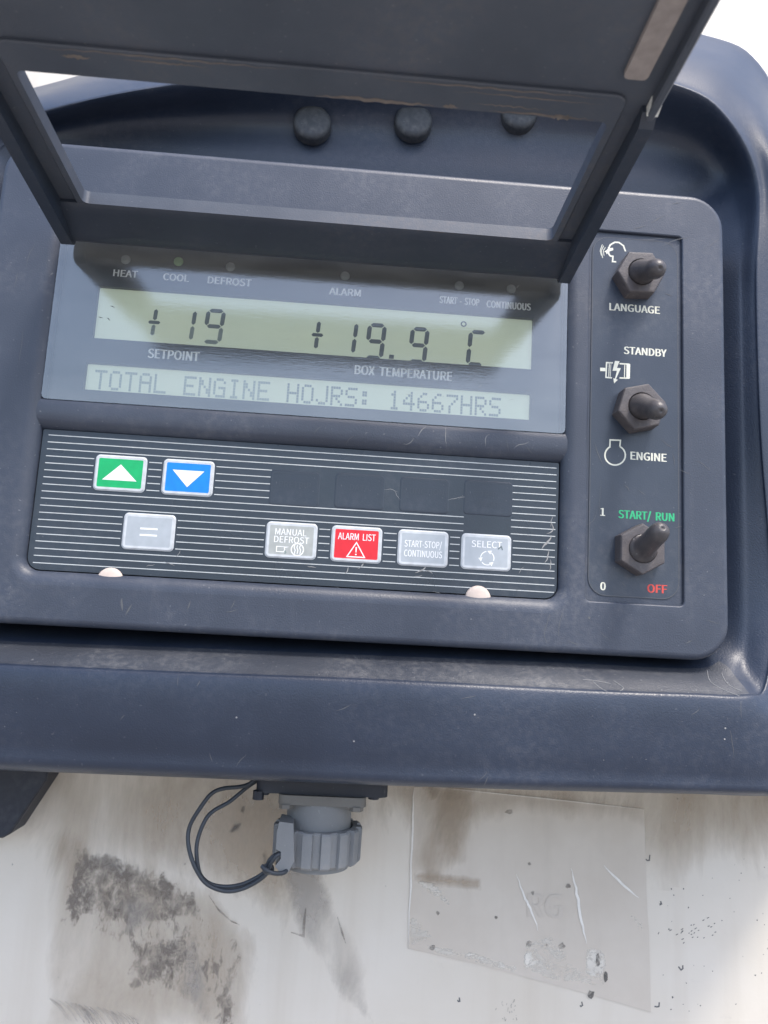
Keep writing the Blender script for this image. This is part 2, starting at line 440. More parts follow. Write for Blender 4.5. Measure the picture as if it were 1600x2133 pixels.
def catmull(pts, sub=8, closed=False):
    P = [Vector(p) for p in pts]; n = len(P); out = []
    for i in range(n if closed else n - 1):
        p0 = P[(i - 1) % n] if (closed or i > 0) else P[0]; p1 = P[i]; p2 = P[(i + 1) % n]
        p3 = P[(i + 2) % n] if (closed or i + 2 < n) else P[-1]
        for k in range(sub):
            t = k / sub
            out.append(0.5 * ((2 * p1) + (p2 - p0) * t + (2 * p0 - 5 * p1 + 4 * p2 - p3) * t * t + (3 * p1 - p0 - 3 * p2 + p3) * t ** 3))
    if not closed: out.append(P[-1])
    return out
def empty(name, org, label, cat, group=None):
    o = bpy.data.objects.new(name, None); COL.objects.link(o); o.empty_display_size = 0.02
    o.location = W(org); o['label'] = label; o['category'] = cat
    if group: o['group'] = group
    return o
rnd = random.Random(7)
def squiggle(mb, x, y, ln, ang, d, mat='scuff', wd=0.18, wob=0.2, n=7):
    p = Vector((x, y)); a = R(ang); pts = [p.copy()]
    for i in range(n):
        a += rnd.uniform(-wob, wob); p = p + Vector((math.cos(a), math.sin(a))) * ln / n; pts.append(p.copy())
    mb.stroke(pts, wd, d, mat, taper=True)

# ------------------------------------------------------------------ ground
g = MB(); gz = -1300.0
g.add([(-9e5, gz, -9e5), (9e5, gz, -9e5), (9e5, gz, 9e5), (-9e5, gz, 9e5)], [(0, 3, 2, 1)], 'concrete')
go = g.build('ground'); go.location = BASE; go['kind'] = 'structure'

# ------------------------------------------------------------------ white body behind the console
BD = -46.0
ub = empty('unit_body', (0, -600, BD), 'white painted metal body of the truck cooling unit with scuffs and old stickers', 'vehicle body')
UO = Vector((0, -600, BD))
b = MB()
prof = [(-600, BD), (60, BD), (200, BD), (228, BD - 1.5), (250, BD - 6), (290, BD - 22), (330, BD - 44), (420, BD - 110), (560, BD - 260)]
xs = [-900 + 100 * i for i in range(19)]
for_side = lambda x: -max(0.0, abs(x) - 600) ** 2 * 0.0012
b.rings([[(x, y, d + for_side(x)) for x in xs] for y, d in prof], 'body', closed=False)

# sticker and rub marks, thin films lying on the body
def pxpoly(pts, d): return [tuple(at(x, y, d))[:2] for x, y in pts]
s = MB(); d1 = BD + 0.25
s.poly(pxpoly([(862, 1640), (900, 1637), (1342, 1686), (1347, 1870), (1352, 1945), (1356, 2109), (1240, 2075), (1000, 2010), (850, 1976)], d1), d1, 'sticker')
d2 = d1 + 0.1
for pts in ([(852, 1830), (905, 1835), (950, 1890), (945, 1900), (880, 1850)], [(852, 1905), (870, 1912), (905, 1950), (852, 1975)],
            [(850, 1958), (1000, 1985), (1080, 2010), (1080, 2032), (1000, 2008), (850, 1974)], [(1090, 1960), (1150, 1950), (1190, 2000), (1260, 2060), (1160, 2045), (1090, 2020)],
            [(1300, 1890), (1340, 1920), (1352, 1960), (1330, 1940)], [(1220, 1970), (1265, 1980), (1265, 2060), (1215, 2030)]):
    s.soft(pxpoly(pts, d2), d2, 'res_white', 1.2)
d3 = d2 + 0.1
for pts, wd in (([(1076, 1820), (1092, 1865), (1108, 1898), (1122, 1940)], 1.0), ([(1189, 1808), (1202, 1862), (1212, 1920), (1222, 1965)], 1.3), ([(1258, 1802), (1295, 1840), (1330, 1870)], 1.1),
                ([(862, 1645), (858, 1760), (851, 1975)], 0.8), ([(905, 1640), (1120, 1662), (1338, 1686)], 0.5)):
    s.stroke([(p[0] + rnd.uniform(-.25, .25), p[1]) for p in catmull([(*p, 0) for p in pxpoly(pts, d3)], 5)], wd * .8, d3, 'paper', taper=True)
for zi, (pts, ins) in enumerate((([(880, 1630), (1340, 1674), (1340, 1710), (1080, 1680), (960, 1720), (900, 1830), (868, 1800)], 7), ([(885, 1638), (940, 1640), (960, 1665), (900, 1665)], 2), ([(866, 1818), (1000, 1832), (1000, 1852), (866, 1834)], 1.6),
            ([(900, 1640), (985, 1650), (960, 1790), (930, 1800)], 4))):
    s.soft(pxpoly(pts, d3), d3 + .02 + .02 * zi, 'smear_shade', ins)
for cx_, cy_, rx, ry in ((1184, 1845, 6, 7), (1171, 1971, 8, 8), (1102, 1967, 7, 8), (900, 1974, 7, 9), (1231, 2071, 9, 10), (1110, 1860, 4, 5), (1103, 1800, 4, 4), (1034, 1911, 4, 4), (912, 1902, 4, 5), (1139, 1968, 3, 3), (1245, 2000, 6, 16), (1262, 2035, 5, 14), (1060, 1690, 9, 6)):
    pts = [(cx_ + rx * math.cos(t * 0.7) * rnd.uniform(0.6, 1.1), cy_ + ry * math.sin(t * 0.7) * rnd.uniform(0.6, 1.1)) for t in range(9)]
    s.poly(pxpoly(pts, d3), d3, 'grime')
gx, gy = at(1100, 1910, d3)[:2]
s.text('RG', gx, gy, 8.0, d3 - 0.05, 'sghost')
s.build('peeling_sticker', ub, UO, label='large faded four-sided sticker with torn paper patches')

s = MB(); d1 = BD + 0.2
s.soft(pxpoly([(90, 1600), (760, 1640), (800, 1690), (560, 1880), (300, 1790), (100, 1800)], d1), d1, 'smear_shade', 14)  # shade below the console put into a beige film, left half
s.soft(pxpoly([(110, 1740), (440, 1860), (520, 1960), (500, 2133), (120, 2133)], d1 + .02), d1 + .02, 'smear_shade', 10)
s.soft(pxpoly([(760, 1600), (1700, 1640), (1700, 1740), (1360, 1790), (900, 1780)], d1 + .04), d1 + .04, 'smear_shade', 12)  # shade below the console continued as beige film to the right
d1 += .06
s.soft(pxpoly([(150, 1760), (240, 1775), (330, 1810), (400, 1850), (430, 1895), (415, 1915), (330, 1930), (290, 1925), (275, 1990), (258, 1930), (180, 1905), (150, 1945), (126, 1925)], d1), d1, 'res_dark')
s.soft(pxpoly([(150, 1790), (420, 1880), (500, 1960), (495, 2120), (300, 2100), (240, 2000), (140, 1930)], d1 + .02), d1 + .02, 'res_streak', 9)
s.soft(pxpoly([(140, 1772), (230, 1782), (320, 1820), (385, 1860), (300, 1838), (215, 1808), (150, 1790)], d1 + .05), d1 + .05, 'res_light')
s.soft(pxpoly([(240, 1870), (330, 1865), (330, 1925), (265, 1945)], d1 + .08), d1 + .08, 'res_light')
d2 = d1 + 0.1
s.soft(pxpoly([(398, 1930), (412, 1965), (430, 2040), (440, 2133), (425, 2133), (385, 2090), (368, 2070), (385, 2000)], d2), d2, 'res_light')
s.soft(pxpoly([(480, 1940), (505, 1975), (495, 2060), (490, 2140), (445, 2140), (450, 2080), (475, 2010)], d2), d2, 'res_dark')
s.soft(pxpoly([(270, 1960), (400, 1950), (375, 2060), (330, 2050), (260, 2080)], d2), d2, 'res_dark')
s.build('torn_sticker_residue', ub, UO, label='dark speckled glue residue left by a torn-off sticker, with beige shade film below the console')

s = MB(); d1 = BD + 0.5
s.soft(pxpoly([(590, 1800), (660, 1800), (700, 1900), (760, 2010), (775, 2130), (720, 2090), (630, 1960), (600, 1880)], d1), d1, 'res_light')
for pts, wd in (([(518, 1870), (526, 1885), (519, 1905), (524, 1912)], 2.0), ([(638, 1880), (634, 1920), (632, 1950), (606, 1942)], 1.2), ([(640, 1810), (625, 1830), (612, 1835)], 3.5), ([(703, 1910), (712, 1940), (720, 1965)], 0.9),
                ([(436, 1815), (450, 1803), (464, 1795)], 1.8), ([(468, 1750), (465, 1765)], 2.0), ([(435, 1865), (455, 1895), (480, 1918), (500, 1927)], 0.8), ([(148, 1612), (150, 1628)], 2.4), ([(560, 1850), (548, 1880), (535, 1895)], 4)):
    if wd < 1.5: s.stroke(pxpoly(pts, d1 + .1), wd * .8, d1 + .1, 'res_dark', taper=True); continue
    t_ = MB(); t_.stroke(pxpoly(pts, 0), wd, 0, 'grime', taper=True); n_ = len(pts)
    o_ = [t_.v[i][:2] for i in range(n_)] + [t_.v[i][:2] for i in range(2 * n_ - 1, n_ - 1, -1)]
    s.soft(o_, d1 + .1, 'smudge', 1.1, .35)
for cx_, cy_, k in ((1422, 2016, 1), (1372, 2095, 1), (1213, 2093, .8), (957, 2085, .7), (1378, 1882, .7), (1352, 1790, 1.0)):
    s.stroke(pxpoly([(cx_ - rnd.uniform(2, 8) * k, cy_ + rnd.uniform(-2, 3)), (cx_ - 2 * k, cy_ + rnd.uniform(3, 7) * k), (cx_ + 2 * k, cy_ + 3 * k), (cx_ + rnd.uniform(-1, 3) * k, cy_ - rnd.uniform(3, 10) * k)], d1 + .1), 0.5, BD + .05, 'speck')
for i in range(26):
    x_, y_ = rnd.gauss(1440, 30), rnd.gauss(1940, 16)
    s.stroke(pxpoly([(x_, y_), (x_ + rnd.uniform(2, 5), y_ - rnd.uniform(1, 5))], BD + .05), 0.28, BD + .05, 'speck')
for i in range(22):
    x_, y_ = rnd.gauss(1055, 14), rnd.gauss(2108, 12)
    s.stroke(pxpoly([(x_, y_), (x_ + rnd.uniform(-3, 5), y_ - rnd.uniform(1, 6))], d1 + .1), 0.35, d1 + .1, 'grime')
for i in range(34):
    x_, y_ = rnd.uniform(1370, 1600), rnd.uniform(1760, 2130); q_ = rnd.uniform(0.6, 1.7)
    s.poly(pxpoly([(x_ + q_ * rnd.uniform(.5, 1.4) * math.cos(t), y_ + q_ * rnd.uniform(.6, 1.8) * math.sin(t)) for t in range(6)], BD + .05), BD + .05, 'speck')
for i in range(16):
    x_ = 100 + i * 11 + rnd.uniform(-4, 4); y_ = 2080 + i * 2
    s.stroke(pxpoly([(x_, y_), (x_ + 20, y_ + 14 + rnd.uniform(-3, 3)), (x_ + 40, y_ + 44)], d1 + .1), rnd.uniform(.5, 1.3), d1 + .1, 'res_light', taper=True)
b.join(s); b.build('body_shell', ub, UO, smooth=40)

# ------------------------------------------------------------------ console housing
ch = empty('console_housing', (0, -50, BD), 'black moulded plastic console surround with arched top and deep front lip', 'console')
HO = Vector((0, -50, BD))
# each anchor: (px, py, depth) for wall foot, wall, crest in, crest out, outer face a, outer face b, edge, back
AN = [
 [(-260, 1320, -6), (-262, 1343, 1.0), (-265, 1363, 6.2), (-268, 1379, 8.3), (-270, 1440, 8.8), (-272, 1540, 7), (-275, 1590, 2), (-275, 1585, -46)],
 [(0, 1335, -6), (0, 1355, 1.0), (0, 1379, 6.2), (0, 1394, 8.3), (0, 1450, 8.8), (0, 1550, 7), (0, 1603, 1), (0, 1590, -46)],
 [(400, 1350, -6), (400, 1371, 1.0), (400, 1397, 6.2), (400, 1412, 8.3), (400, 1470, 8.8), (400, 1568, 7), (400, 1620, 1), (400, 1600, -46)],
 [(800, 1366, -6), (800, 1388, 1.0), (800, 1412, 6.2), (800, 1428, 8.3), (800, 1485, 8.8), (800, 1588, 7), (800, 1636, 1), (800, 1610, -46)],
 [(1200, 1382, -6), (1200, 1405, 1.0), (1200, 1432, 6.2), (1200, 1447, 8.3), (1200, 1503, 8.8), (1200, 1602, 7), (1200, 1648, 1), (1200, 1625, -46)],
 [(1420, 1392, -6), (1430, 1415, 1.0), (1440, 1441, 6.2), (1448, 1456, 8.3), (1450, 1515, 8.8), (1450, 1612, 7), (1450, 1654, 1), (1450, 1630, -46)],
 [(1490, 1382, -6), (1525, 1415, 1.0), (1548, 1443, 6.2), (1562, 1458, 8.3), (1580, 1515, 8.8), (1590, 1615, 7), (1590, 1658, 1), (1590, 1635, -46)],
 [(1522, 1330, -10), (1556, 1375, -5), (1590, 1418, 1.5), (1605, 1428, 3), (1670, 1500, 3), (1730, 1610, -2), (1745, 1650, -3), (1745, 1630, -46)],
 [(1530, 1200, -12), (1562, 1215, -9.5), (1604, 1240, -6.5), (1622, 1245, -5.5), (1720, 1270, -8), (1800, 1300, -18), (1830, 1310, -20), (1830, 1310, -46)],
 [(1528, 900, -12), (1553, 900, -9.5), (1580, 900, -6.5), (1596, 900, -5.5), (1680, 900, -8), (1760, 900, -18), (1790, 900, -25), (1790, 900, -46)],
 [(1524, 600, -12), (1547, 590, -9.5), (1570, 580, -6.5), (1586, 575, -5.5), (1650, 550, -8), (1715, 530, -18), (1740, 520, -32), (1740, 520, -46)],
 [(1516, 440, -18), (1548, 415, -14), (1576, 385, -8), (1590, 372, -8), (1620, 330, -8), (1645, 295, -30), (1652, 280, -38), (1652, 280, -46)],
 [(1480, 395, -25), (1505, 335, -21), (1512, 256, -6), (1522, 236, -6.5), (1545, 192, -16), (1572, 145, -37), (1580, 132, -42), (1580, 132, -46)],
 [(1400, 380, -25), (1405, 290, -23), (1408, 190, -6), (1415, 170, -6.5), (1440, 125, -17), (1464, 84, -37), (1470, 74, -42), (1470, 74, -46)],
 [(1150, 368, -25), (1150, 262, -23), (1148, 140, -6), (1148, 120, -6.5), (1150, 80, -18), (1152, 35, -37), (1153, 22, -42), (1153, 22, -46)],
 [(800, 345, -25), (800, 250, -23), (800, 150, -6), (800, 130, -6.5), (800, 85, -18), (800, 45, -37), (800, 32, -42), (800, 32, -46)],
 [(480, 318, -25), (480, 240, -23), (480, 172, -6), (475, 152, -6.5), (455, 120, -18), (440, 92, -37), (435, 80, -42), (435, 80, -46)],
 [(200, 300, -25), (197, 250, -21), (190, 214, -6), (180, 200, -6.5), (150, 180, -19), (100, 176, -38), (82, 183, -42), (78, 185, -46)],
 [(30, 310, -12), (10, 300, -9.5), (-20, 285, -6.5), (-40, 275, -5.5), (-90, 260, -8), (-140, 245, -18), (-150, 243, -40), (-150, 243, -46)],
 [(5, 400, -12), (-20, 395, -9.5), (-50, 388, -6.5), (-65, 385, -5.5), (-130, 370, -8), (-190, 360, -18), (-205, 358, -32), (-205, 358, -46)],
 [(-40, 800, -12), (-65, 800, -9.5), (-95, 800, -6.5), (-112, 800, -5.5), (-190, 800, -8), (-270, 800, -18), (-290, 800, -25), (-290, 800, -46)],
 [(-100, 1150, -10), (-130, 1150, -5), (-170, 1155, 1.5), (-188, 1160, 3), (-290, 1180, 3), (-360, 1200, -2), (-380, 1205, -20), (-380, 1205, -46)],
 [(-150, 1295, -6), (-190, 1313, 1.0), (-225, 1336, 6.2), (-245, 1353, 8.3), (-290, 1420, 8.8), (-330, 1530, 3), (-340, 1580, -3), (-340, 1580, -46)],
]
cols_ = [[at(*q) for q in a] for a in AN]
NL = 8
inner = [(p + (Vector((0, 78, p.z)) - p) * 0.10) for p in [c[0] for c in cols_]]
for i, p in enumerate(inner): inner[i] = Vector((p.x, p.y, -26.0))
loops = [catmull(inner, 6, True)] + [catmull([c[k] for c in cols_], 6, True) for k in range(NL)]
# refine between loops
nl = []
npt = len(loops[0])
colsf = [catmull([loops[k][j] for k in range(len(loops))], 6) for j in range(npt)]
for k in range(len(colsf[0])): nl.append([tuple(colsf[j][k]) for j in range(npt)])
h = MB(); h.rings(nl, 'housing', flip=False)
kd = h.mi('ledge')                                        # the flat top of the lip carries settled dust
for fi in range(len(h.f)):
    i_, j_ = divmod(fi, npt)
    if 6 <= i_ < 19 and (j_ < 37 or j_ > 130): h.m[fi] = kd
# back plate closing the recess behind the panel
h.poly([(p[0], p[1]) for p in nl[0]], nl[0][0][2], 'housing') if False else None
cen = Vector((0, 78, -26))
h.add([tuple(cen)] + nl[0], [(0, i + 1, (i + 1) % npt + 1) for i in range(npt)], 'housing')
bv, bf = list(h.v), list(h.f)
# scuffs on the lip
k = MB()
for (px, py, ln, an) in ((370, 1430, 3.5, 100), (410, 1430, 2.0, 80), (960, 1455, 5, 20), (250, 1500, 2, 60), (440, 1590, 3, 120), (490, 1600, 5, 60), (1020, 1620, 4, 250), (1000, 1630, 4, 60), (1530, 1580, 9, 95), (1545, 1500, 12, 92), (1440, 1490, 4, 30), (700, 1480, 5, 10)):
    p = at(px, py, 8.9); squiggle(k, p.x, p.y, ln, an, 8.9, 'scuff', rnd.uniform(.12, .3))
for i in range(40):
    px, py = rnd.uniform(0, 1600), rnd.uniform(1470, 1600)
    p = at(px, py + px * 0.035 - 20, 9.1); k.poly(circle(p.x, p.y, rnd.uniform(.06, .16) if i % 9 else 0.3, 6), 9.1, 'scuffw' if i % 3 == 0 else 'scuff')
dep = bpy.context.evaluated_depsgraph_get()
from mathutils.bvhtree import BVHTree
bvh = BVHTree.FromPolygons([Vector(v) for v in bv], bf)
def drape(mb, off=0.06):                                # lay thin marks on the moulded surface
    nv = []
    for v in mb.v:
        hit = bvh.ray_cast(Vector((v[0], v[1], 60)), Vector((0, 0, -1)))
        nv.append((v[0], v[1], (hit[0].z + off) if hit[0] is not None else v[2]))
    mb.v = nv
drape(k)
h.join(k)
# ledge scratches: hair-line drips running from the gap to the crest
k = MB()
for pts in ([(1473, 1396), (1480, 1420), (1510, 1438), (1540, 1450)], [(1503, 1402), (1516, 1425), (1545, 1440)], [(1214, 1416), (1240, 1418), (1272, 1424)], [(1235, 1420), (1252, 1434), (1265, 1441)], [(1278, 1418), (1298, 1432), (1292, 1440)]):
    P = []
    for a in catmull([(x, y, 0) for x, y in pts], 5):
        r_ = ray(a.x, a.y); hit = bvh.ray_cast(EYE, r_.normalized())
        if hit[0] is not None: P.append(hit[0] + hit[1].normalized() * (0.06 if hit[1].dot(r_) < 0 else -0.06))
    if len(P) > 2: k.tube([tuple(p) for p in P], 0.09, 'scuffw', 5)
h.join(k); h.build('shell', ch, HO, smooth=60, weighted=False)
# bumpers
for px, py in ((650, 251), (862, 247), (1083, 230)):
    c = at(px, py, -19.5)
    q = MB()
    prof_ = [(7.3, 0), (7.3, 3.2), (7.15, 3.9), (6.7, 4.5), (6.0, 4.9), (5.2, 5.05), (2, 5.1), (0.6, 5.1)]
    q.rings([[(r_ * math.cos(2 * math.pi * t / 36), r_ * math.sin(2 * math.pi * t / 36), z) for t in range(36)] for r_, z in prof_], 'bump', cap1=True)
    o = q.build('rubber_bumper', ch, Vector((0, 0, 0)), smooth=50)
    o.location = W((c.x, c.y, -24.2)) - W(HO)

# ------------------------------------------------------------------ control panel
cp = empty('control_panel', (0, 0, 0), 'dark plastic controller panel with green display, lined keypad and three toggle switches', 'control panel')
PO = Vector((0, 0, 0))
f = MB()
X0, X1, Y0, Y1 = -124.5, 129.2, -4.2, 161.0
def oloop(off, d, rr=12.5): return lift(rrect(X0 - off, X1 + off, Y0 - off, Y1 + off, max(1, rr + off), 10), d)
er = 2.2
outer = [oloop(-er + er * math.sin(R(a)), -er + er * math.cos(R(a))) for a in (0, 15, 30, 45, 60, 75, 90)] + [oloop(0, -8), oloop(-0.5, -24), oloop(-14, -24)]
f.rings(outer[::-1], 'face')
# big recess shared by display and keypad
RX0, RX1, RY0, RY1 = -101.5, 72.0, 13.0, 131.5
def rloop(off, d): return lift(rrect(RX0 - off, RX1 + off, RY0 - off, RY1 + off, (4.5 + off, 4.5 + off, 2.5 + off, 2.5 + off), 8), d)
fw = 4.6
rec = [rloop(fw * (1 - math.sin(R(a))), -3.6 + 3.6 * math.cos(R(a))) for a in (0, 12, 24, 36, 48, 60, 72, 82, 90)] + [rloop(0, -7.5)]
f.rings(rec, 'face')
TX0, TX1, TY0, TY1 = 80.4, 113.6, 13.2, 144.3
def tloop(off, d): return lift(rrect(TX0 - off, TX1 + off, TY0 - off, TY1 + off, 1.6 + off, 6), d)
tre = [tloop(.6 * (1 - math.sin(R(a))), -.6 + .6 * math.cos(R(a))) for a in (0, 30, 60, 90)] + [tloop(0, -1.3)]
f.rings(tre, 'face')
f.poly([(p[0], p[1]) for p in tre[-1]], -1.3, 'face')
f.holed([(p[0], p[1]) for p in outer[0]], [[(p[0], p[1]) for p in rec[0]], [(p[0], p[1]) for p in tre[0]]], 0.0, 'face')
# divider bar between display and keypad
bp_ = [(69.6, -7.5), (69.6, -1.9), (69.3, -1.3), (68.6, -1.1), (67.4, -0.85), (65.0, -0.75), (62.8, -1.0), (61.2, -1.8), (60.0, -3.2), (59.3, -5.0), (59.1, -7.5)]
f.rings([[(x, y, d) for x in (RX0 - 1.7, -60, -15, 30, RX1 + 1.7)] for y, d in bp_[::-1]], 'face', closed=False)
# scuffs and cracks on the faceplate
k = MB()
for (px, py, ln, an, wd) in ((1355, 465, 6, 40, .22), (1330, 500, 10, 20, .14), (1380, 512, 11, 38, .16), (1345, 470, 5, 200, .2), (1400, 425, 3, 15, .2), (1465, 520, 9, 45, .1), (820, 1090, 1, 0, .1),
                             (1480, 980, 6, 140, .14), (1440, 990, 5, 145, .12), (1428, 1340, 2.5, 20, .3), (1205, 1345, 4, 150, .18), (1270, 1335, 5, 140, .14), (1500, 1300, 5, 160, .14), (1225, 1287, .8, 0, .8),
                             (255, 1272, 4, 100, .6), (262, 1282, 4, 80, .4), (390, 1270, 3, 70, .3), (470, 1275, 4, 20, .2), (480, 1268, 3, 60, .2), (30, 600, 6, 92, .12), (55, 560, 10, 95, .1), (40, 760, 12, 100, .1)):
    p = at(px, py, 0); squiggle(k, p.x, p.y, ln, an, 0.06, 'scuff', wd * 1.2)
for pts in ([(1146, 1278), (1140, 1298), (1134, 1322), (1140, 1340)], [(1172, 1276), (1165, 1300), (1164, 1325)]):
    k.stroke([tuple(p) for p in catmull([at(x, y, 0.06) for x, y in pts], 5)], 0.16, 0.06, 'scuff')
for i in range(70):
    px, py = rnd.choice(((rnd.uniform(1435, 1505), rnd.uniform(450, 1330)), (rnd.uniform(20, 1480), rnd.uniform(1265, 1320)), (rnd.uniform(10, 90), rnd.uniform(480, 800))))
    p = at(px, py, 0); k.poly(circle(p.x, p.y, rnd.uniform(.05, .14), 6), 0.06, 'scuff')
f.join(k)
# scratches on the divider
k = MB()
for (px, py, ln, an) in ((870, 910, 5, 65), (838, 925, 5, 35), (930, 930, 7, 75), (812, 932, 4, 200), (905, 935, 4, 20), (1012, 930, 5, 110), (1070, 935, 6, 55), (1060, 940, 4, 100), (655, 905, 4, 80), (1110, 945, 3, 160), (720, 925, 4, 40)):
    p = at(px, py, -1.0); squiggle(k, p.x, p.y, ln, an, 0, 'scuffw' if ln > 4.5 else 'scuff', .15, .42)
def bar_d(y):
    for (ya, da), (yb, db) in zip(bp_, bp_[1:]):
        if yb <= y <= ya and ya != yb: return da + (db - da) * (ya - y) / (ya - yb)
    return -7
k.v = [(x, y, bar_d(y) + .06) for x, y, _ in k.v]
f.join(k); f.build('faceplate', cp, PO, smooth=32)

# ---- display
dsp = MB()
DM = -5.0
L1 = [at(205, 597, DM - 1.2), at(1110, 660, DM - 1.2), at(1110, 770, DM - 1.2), at(193, 700, DM - 1.2)]
def span(pts): xs_ = [p.x for p in pts]; ys_ = [p.y for p in pts]; return xs_, ys_
q0 = at(199, 650, DM); q1 = at(1110, 715, DM)
LX0, LX1 = q0.x, q1.x
LY1, LY0 = at(655, 629, DM).y, at(655, 737, DM).y
KX0, KX1 = at(177, 780, DM).x, at(1105, 850, DM).x
KY1, KY0 = at(640, 787, DM).y, at(640, 843, DM).y
mask_o = rrect(RX0 - 0.2, RX1 + 0.2, 69.0, RY1 + 0.2, 1.0, 3)
w1 = rrect(LX0, LX1, LY0, LY1, 0.4, 2); w2 = rrect(KX0, KX1, KY0, KY1, 0.4, 2)
dsp.holed(mask_o, [w1, w2], DM, 'mask')
for wl in (w1, w2): dsp.rings([lift(wl, DM), lift(wl, DM - 1.8)], 'mask')
def ptext(mb, txt, pxl, pxr, pyb, cap_px, d, mat):     # text between two measured pixels
    a = at(pxl, pyb, d); c = at(pxr, pyb + (pxr - pxl) * 0.065, d)
    cap = cap_px * (250 - d) / FPX * 1.0
    mb.text(txt, a.x, a.y, cap, d, mat, width=(c.x - a.x))
DT = DM + 0.05
ptext(dsp, 'HEAT', 236, 286, 575, 15.5, DT, 'white'); ptext(dsp, 'COOL', 340, 393, 583, 15.5, DT, 'white'); ptext(dsp, 'DEFROST', 433, 523, 590, 16, DT, 'white')
ptext(dsp, 'ALARM', 686, 751, 613, 16, DT, 'white'); ptext(dsp, 'START  -  STOP', 916, 998, 631, 16, DT, 'white'); ptext(dsp, 'CONTINUOUS', 1014, 1105, 640, 16, DT, 'white')
ptext(dsp, 'SETPOINT', 308, 414, 745, 20, DT, 'white'); ptext(dsp, 'BOX  TEMPERATURE', 739, 941, 779, 20, DT, 'white')
display = dsp.build('display', cp, PO, smooth=None, label='recessed display window with two green LCD strips')
DL = DM - 1.8
def seg7(mb, px, py, hpx, wpx, on, mat, d):            # px, py: bottom-left pixel; polygons sheared to the right
    o = at(px, py, d); sc_ = (250 - d) / FPX; H = hpx * sc_; Wd = wpx * sc_; t = H * 0.115; g_ = t * 0.14; sh = 0.07
    def P(x, y): return (o.x + x + y * sh, o.y + y)
    def hor(y, x0, x1): return [P(x0 + g_, y), P(x0 + t * .5 + g_, y + t * .5), P(x1 - t * .5 - g_, y + t * .5), P(x1 - g_, y), P(x1 - t * .5 - g_, y - t * .5), P(x0 + t * .5 + g_, y - t * .5)]
    def ver(x, y0, y1): return [P(x, y0 + g_), P(x + t * .5, y0 + t * .5 + g_), P(x + t * .5, y1 - t * .5 - g_), P(x, y1 - g_), P(x - t * .5, y1 - t * .5 - g_), P(x - t * .5, y0 + t * .5 + g_)]
    a = t / 2; seg = {'a': hor(H - a, a, Wd - a), 'g': hor(H / 2, a, Wd - a), 'd': hor(a, a, Wd - a), 'f': ver(a, H / 2, H - a), 'e': ver(a, a, H / 2), 'b': ver(Wd - a, H / 2, H - a), 'c': ver(Wd - a, a, H / 2)}
    for c in on:
        mm = mat[c] if isinstance(mat, dict) else mat
        mb.poly(seg[c], d, mm)
def plus(mb, px, py, hpx, wpx, mat, mat2, d):
    o = at(px, py, d); sc_ = (250 - d) / FPX; H = hpx * sc_; Wd = wpx * sc_; t = H * .14; g_ = .15
    def P(x, y): return (o.x + x + y * 0.06, o.y + y)
    for y0, y1, mm in ((0, H / 2 - t * .55, mat2), (H / 2 + t * .55, H, mat)):
        x = Wd / 2; mb.poly([P(x, y0), P(x + t * .5, y0 + t * .4), P(x + t * .5, y1 - t * .4), P(x, y1), P(x - t * .5, y1 - t * .4), P(x - t * .5, y0 + t * .4)], d, mm)
    y = H / 2; mb.poly([P(0, y), P(t * .4, y + t * .45), P(Wd - t * .4, y + t * .45), P(Wd, y), P(Wd - t * .4, y - t * .45), P(t * .4, y - t * .45)], d, mat)
l1 = MB(); l1.poly(rrect(LX0 - .5, LX1 + .5, LY0 - .5, LY1 + .5, .3, 2), DL, 'lcd')
DI = DL + 0.04
NINE = 'abcdfg'
plus(l1, 304, 698, 60, 26, 'ink2', 'ink3', DI)
seg7(l1, 371, 711, 76, 30, 'bc', {'b': 'ink2', 'c': 'ink3'}, DI)
seg7(l1, 419, 715, 80, 42, 'abfgcd', {'a': 'ink2', 'b': 'ink2', 'f': 'ink2', 'g': 'ink2', 'c': 'ink3', 'd': 'ink3'}, DI)
plus(l1, 645, 725, 62, 26, 'ink1', 'ink1', DI)
seg7(l1, 706, 738, 78, 34, 'bc', 'ink1', DI)
seg7(l1, 757, 748, 84, 42, NINE, 'ink1', DI)
o_ = at(810, 747, DI); l1.poly([(o_.x, o_.y), (o_.x + 1.7, o_.y), (o_.x + 1.8, o_.y + 1.5), (o_.x + .1, o_.y + 1.5)], DI, 'ink1')
seg7(l1, 847, 756, 84, 42, NINE, 'ink1', DI)
c_ = at(966, 675, DI); l1.stroke(circle(c_.x, c_.y, .85, 16), .45, DI, 'ink1', closed=True)
seg7(l1, 969, 762, 84, 42, 'afed', {'a': 'ink1', 'f': 'ink1', 'e': 'ink1', 'd': 'ink1'}, DI)
l1.build('temperature_screen', display, PO, label='upper LCD strip reading +19 and +19.9 degrees C')
l2 = MB(); l2.poly(rrect(KX0 - .5, KX1 + .5, KY0 - .5, KY1 + .5, .3, 2), DL, 'lcd')
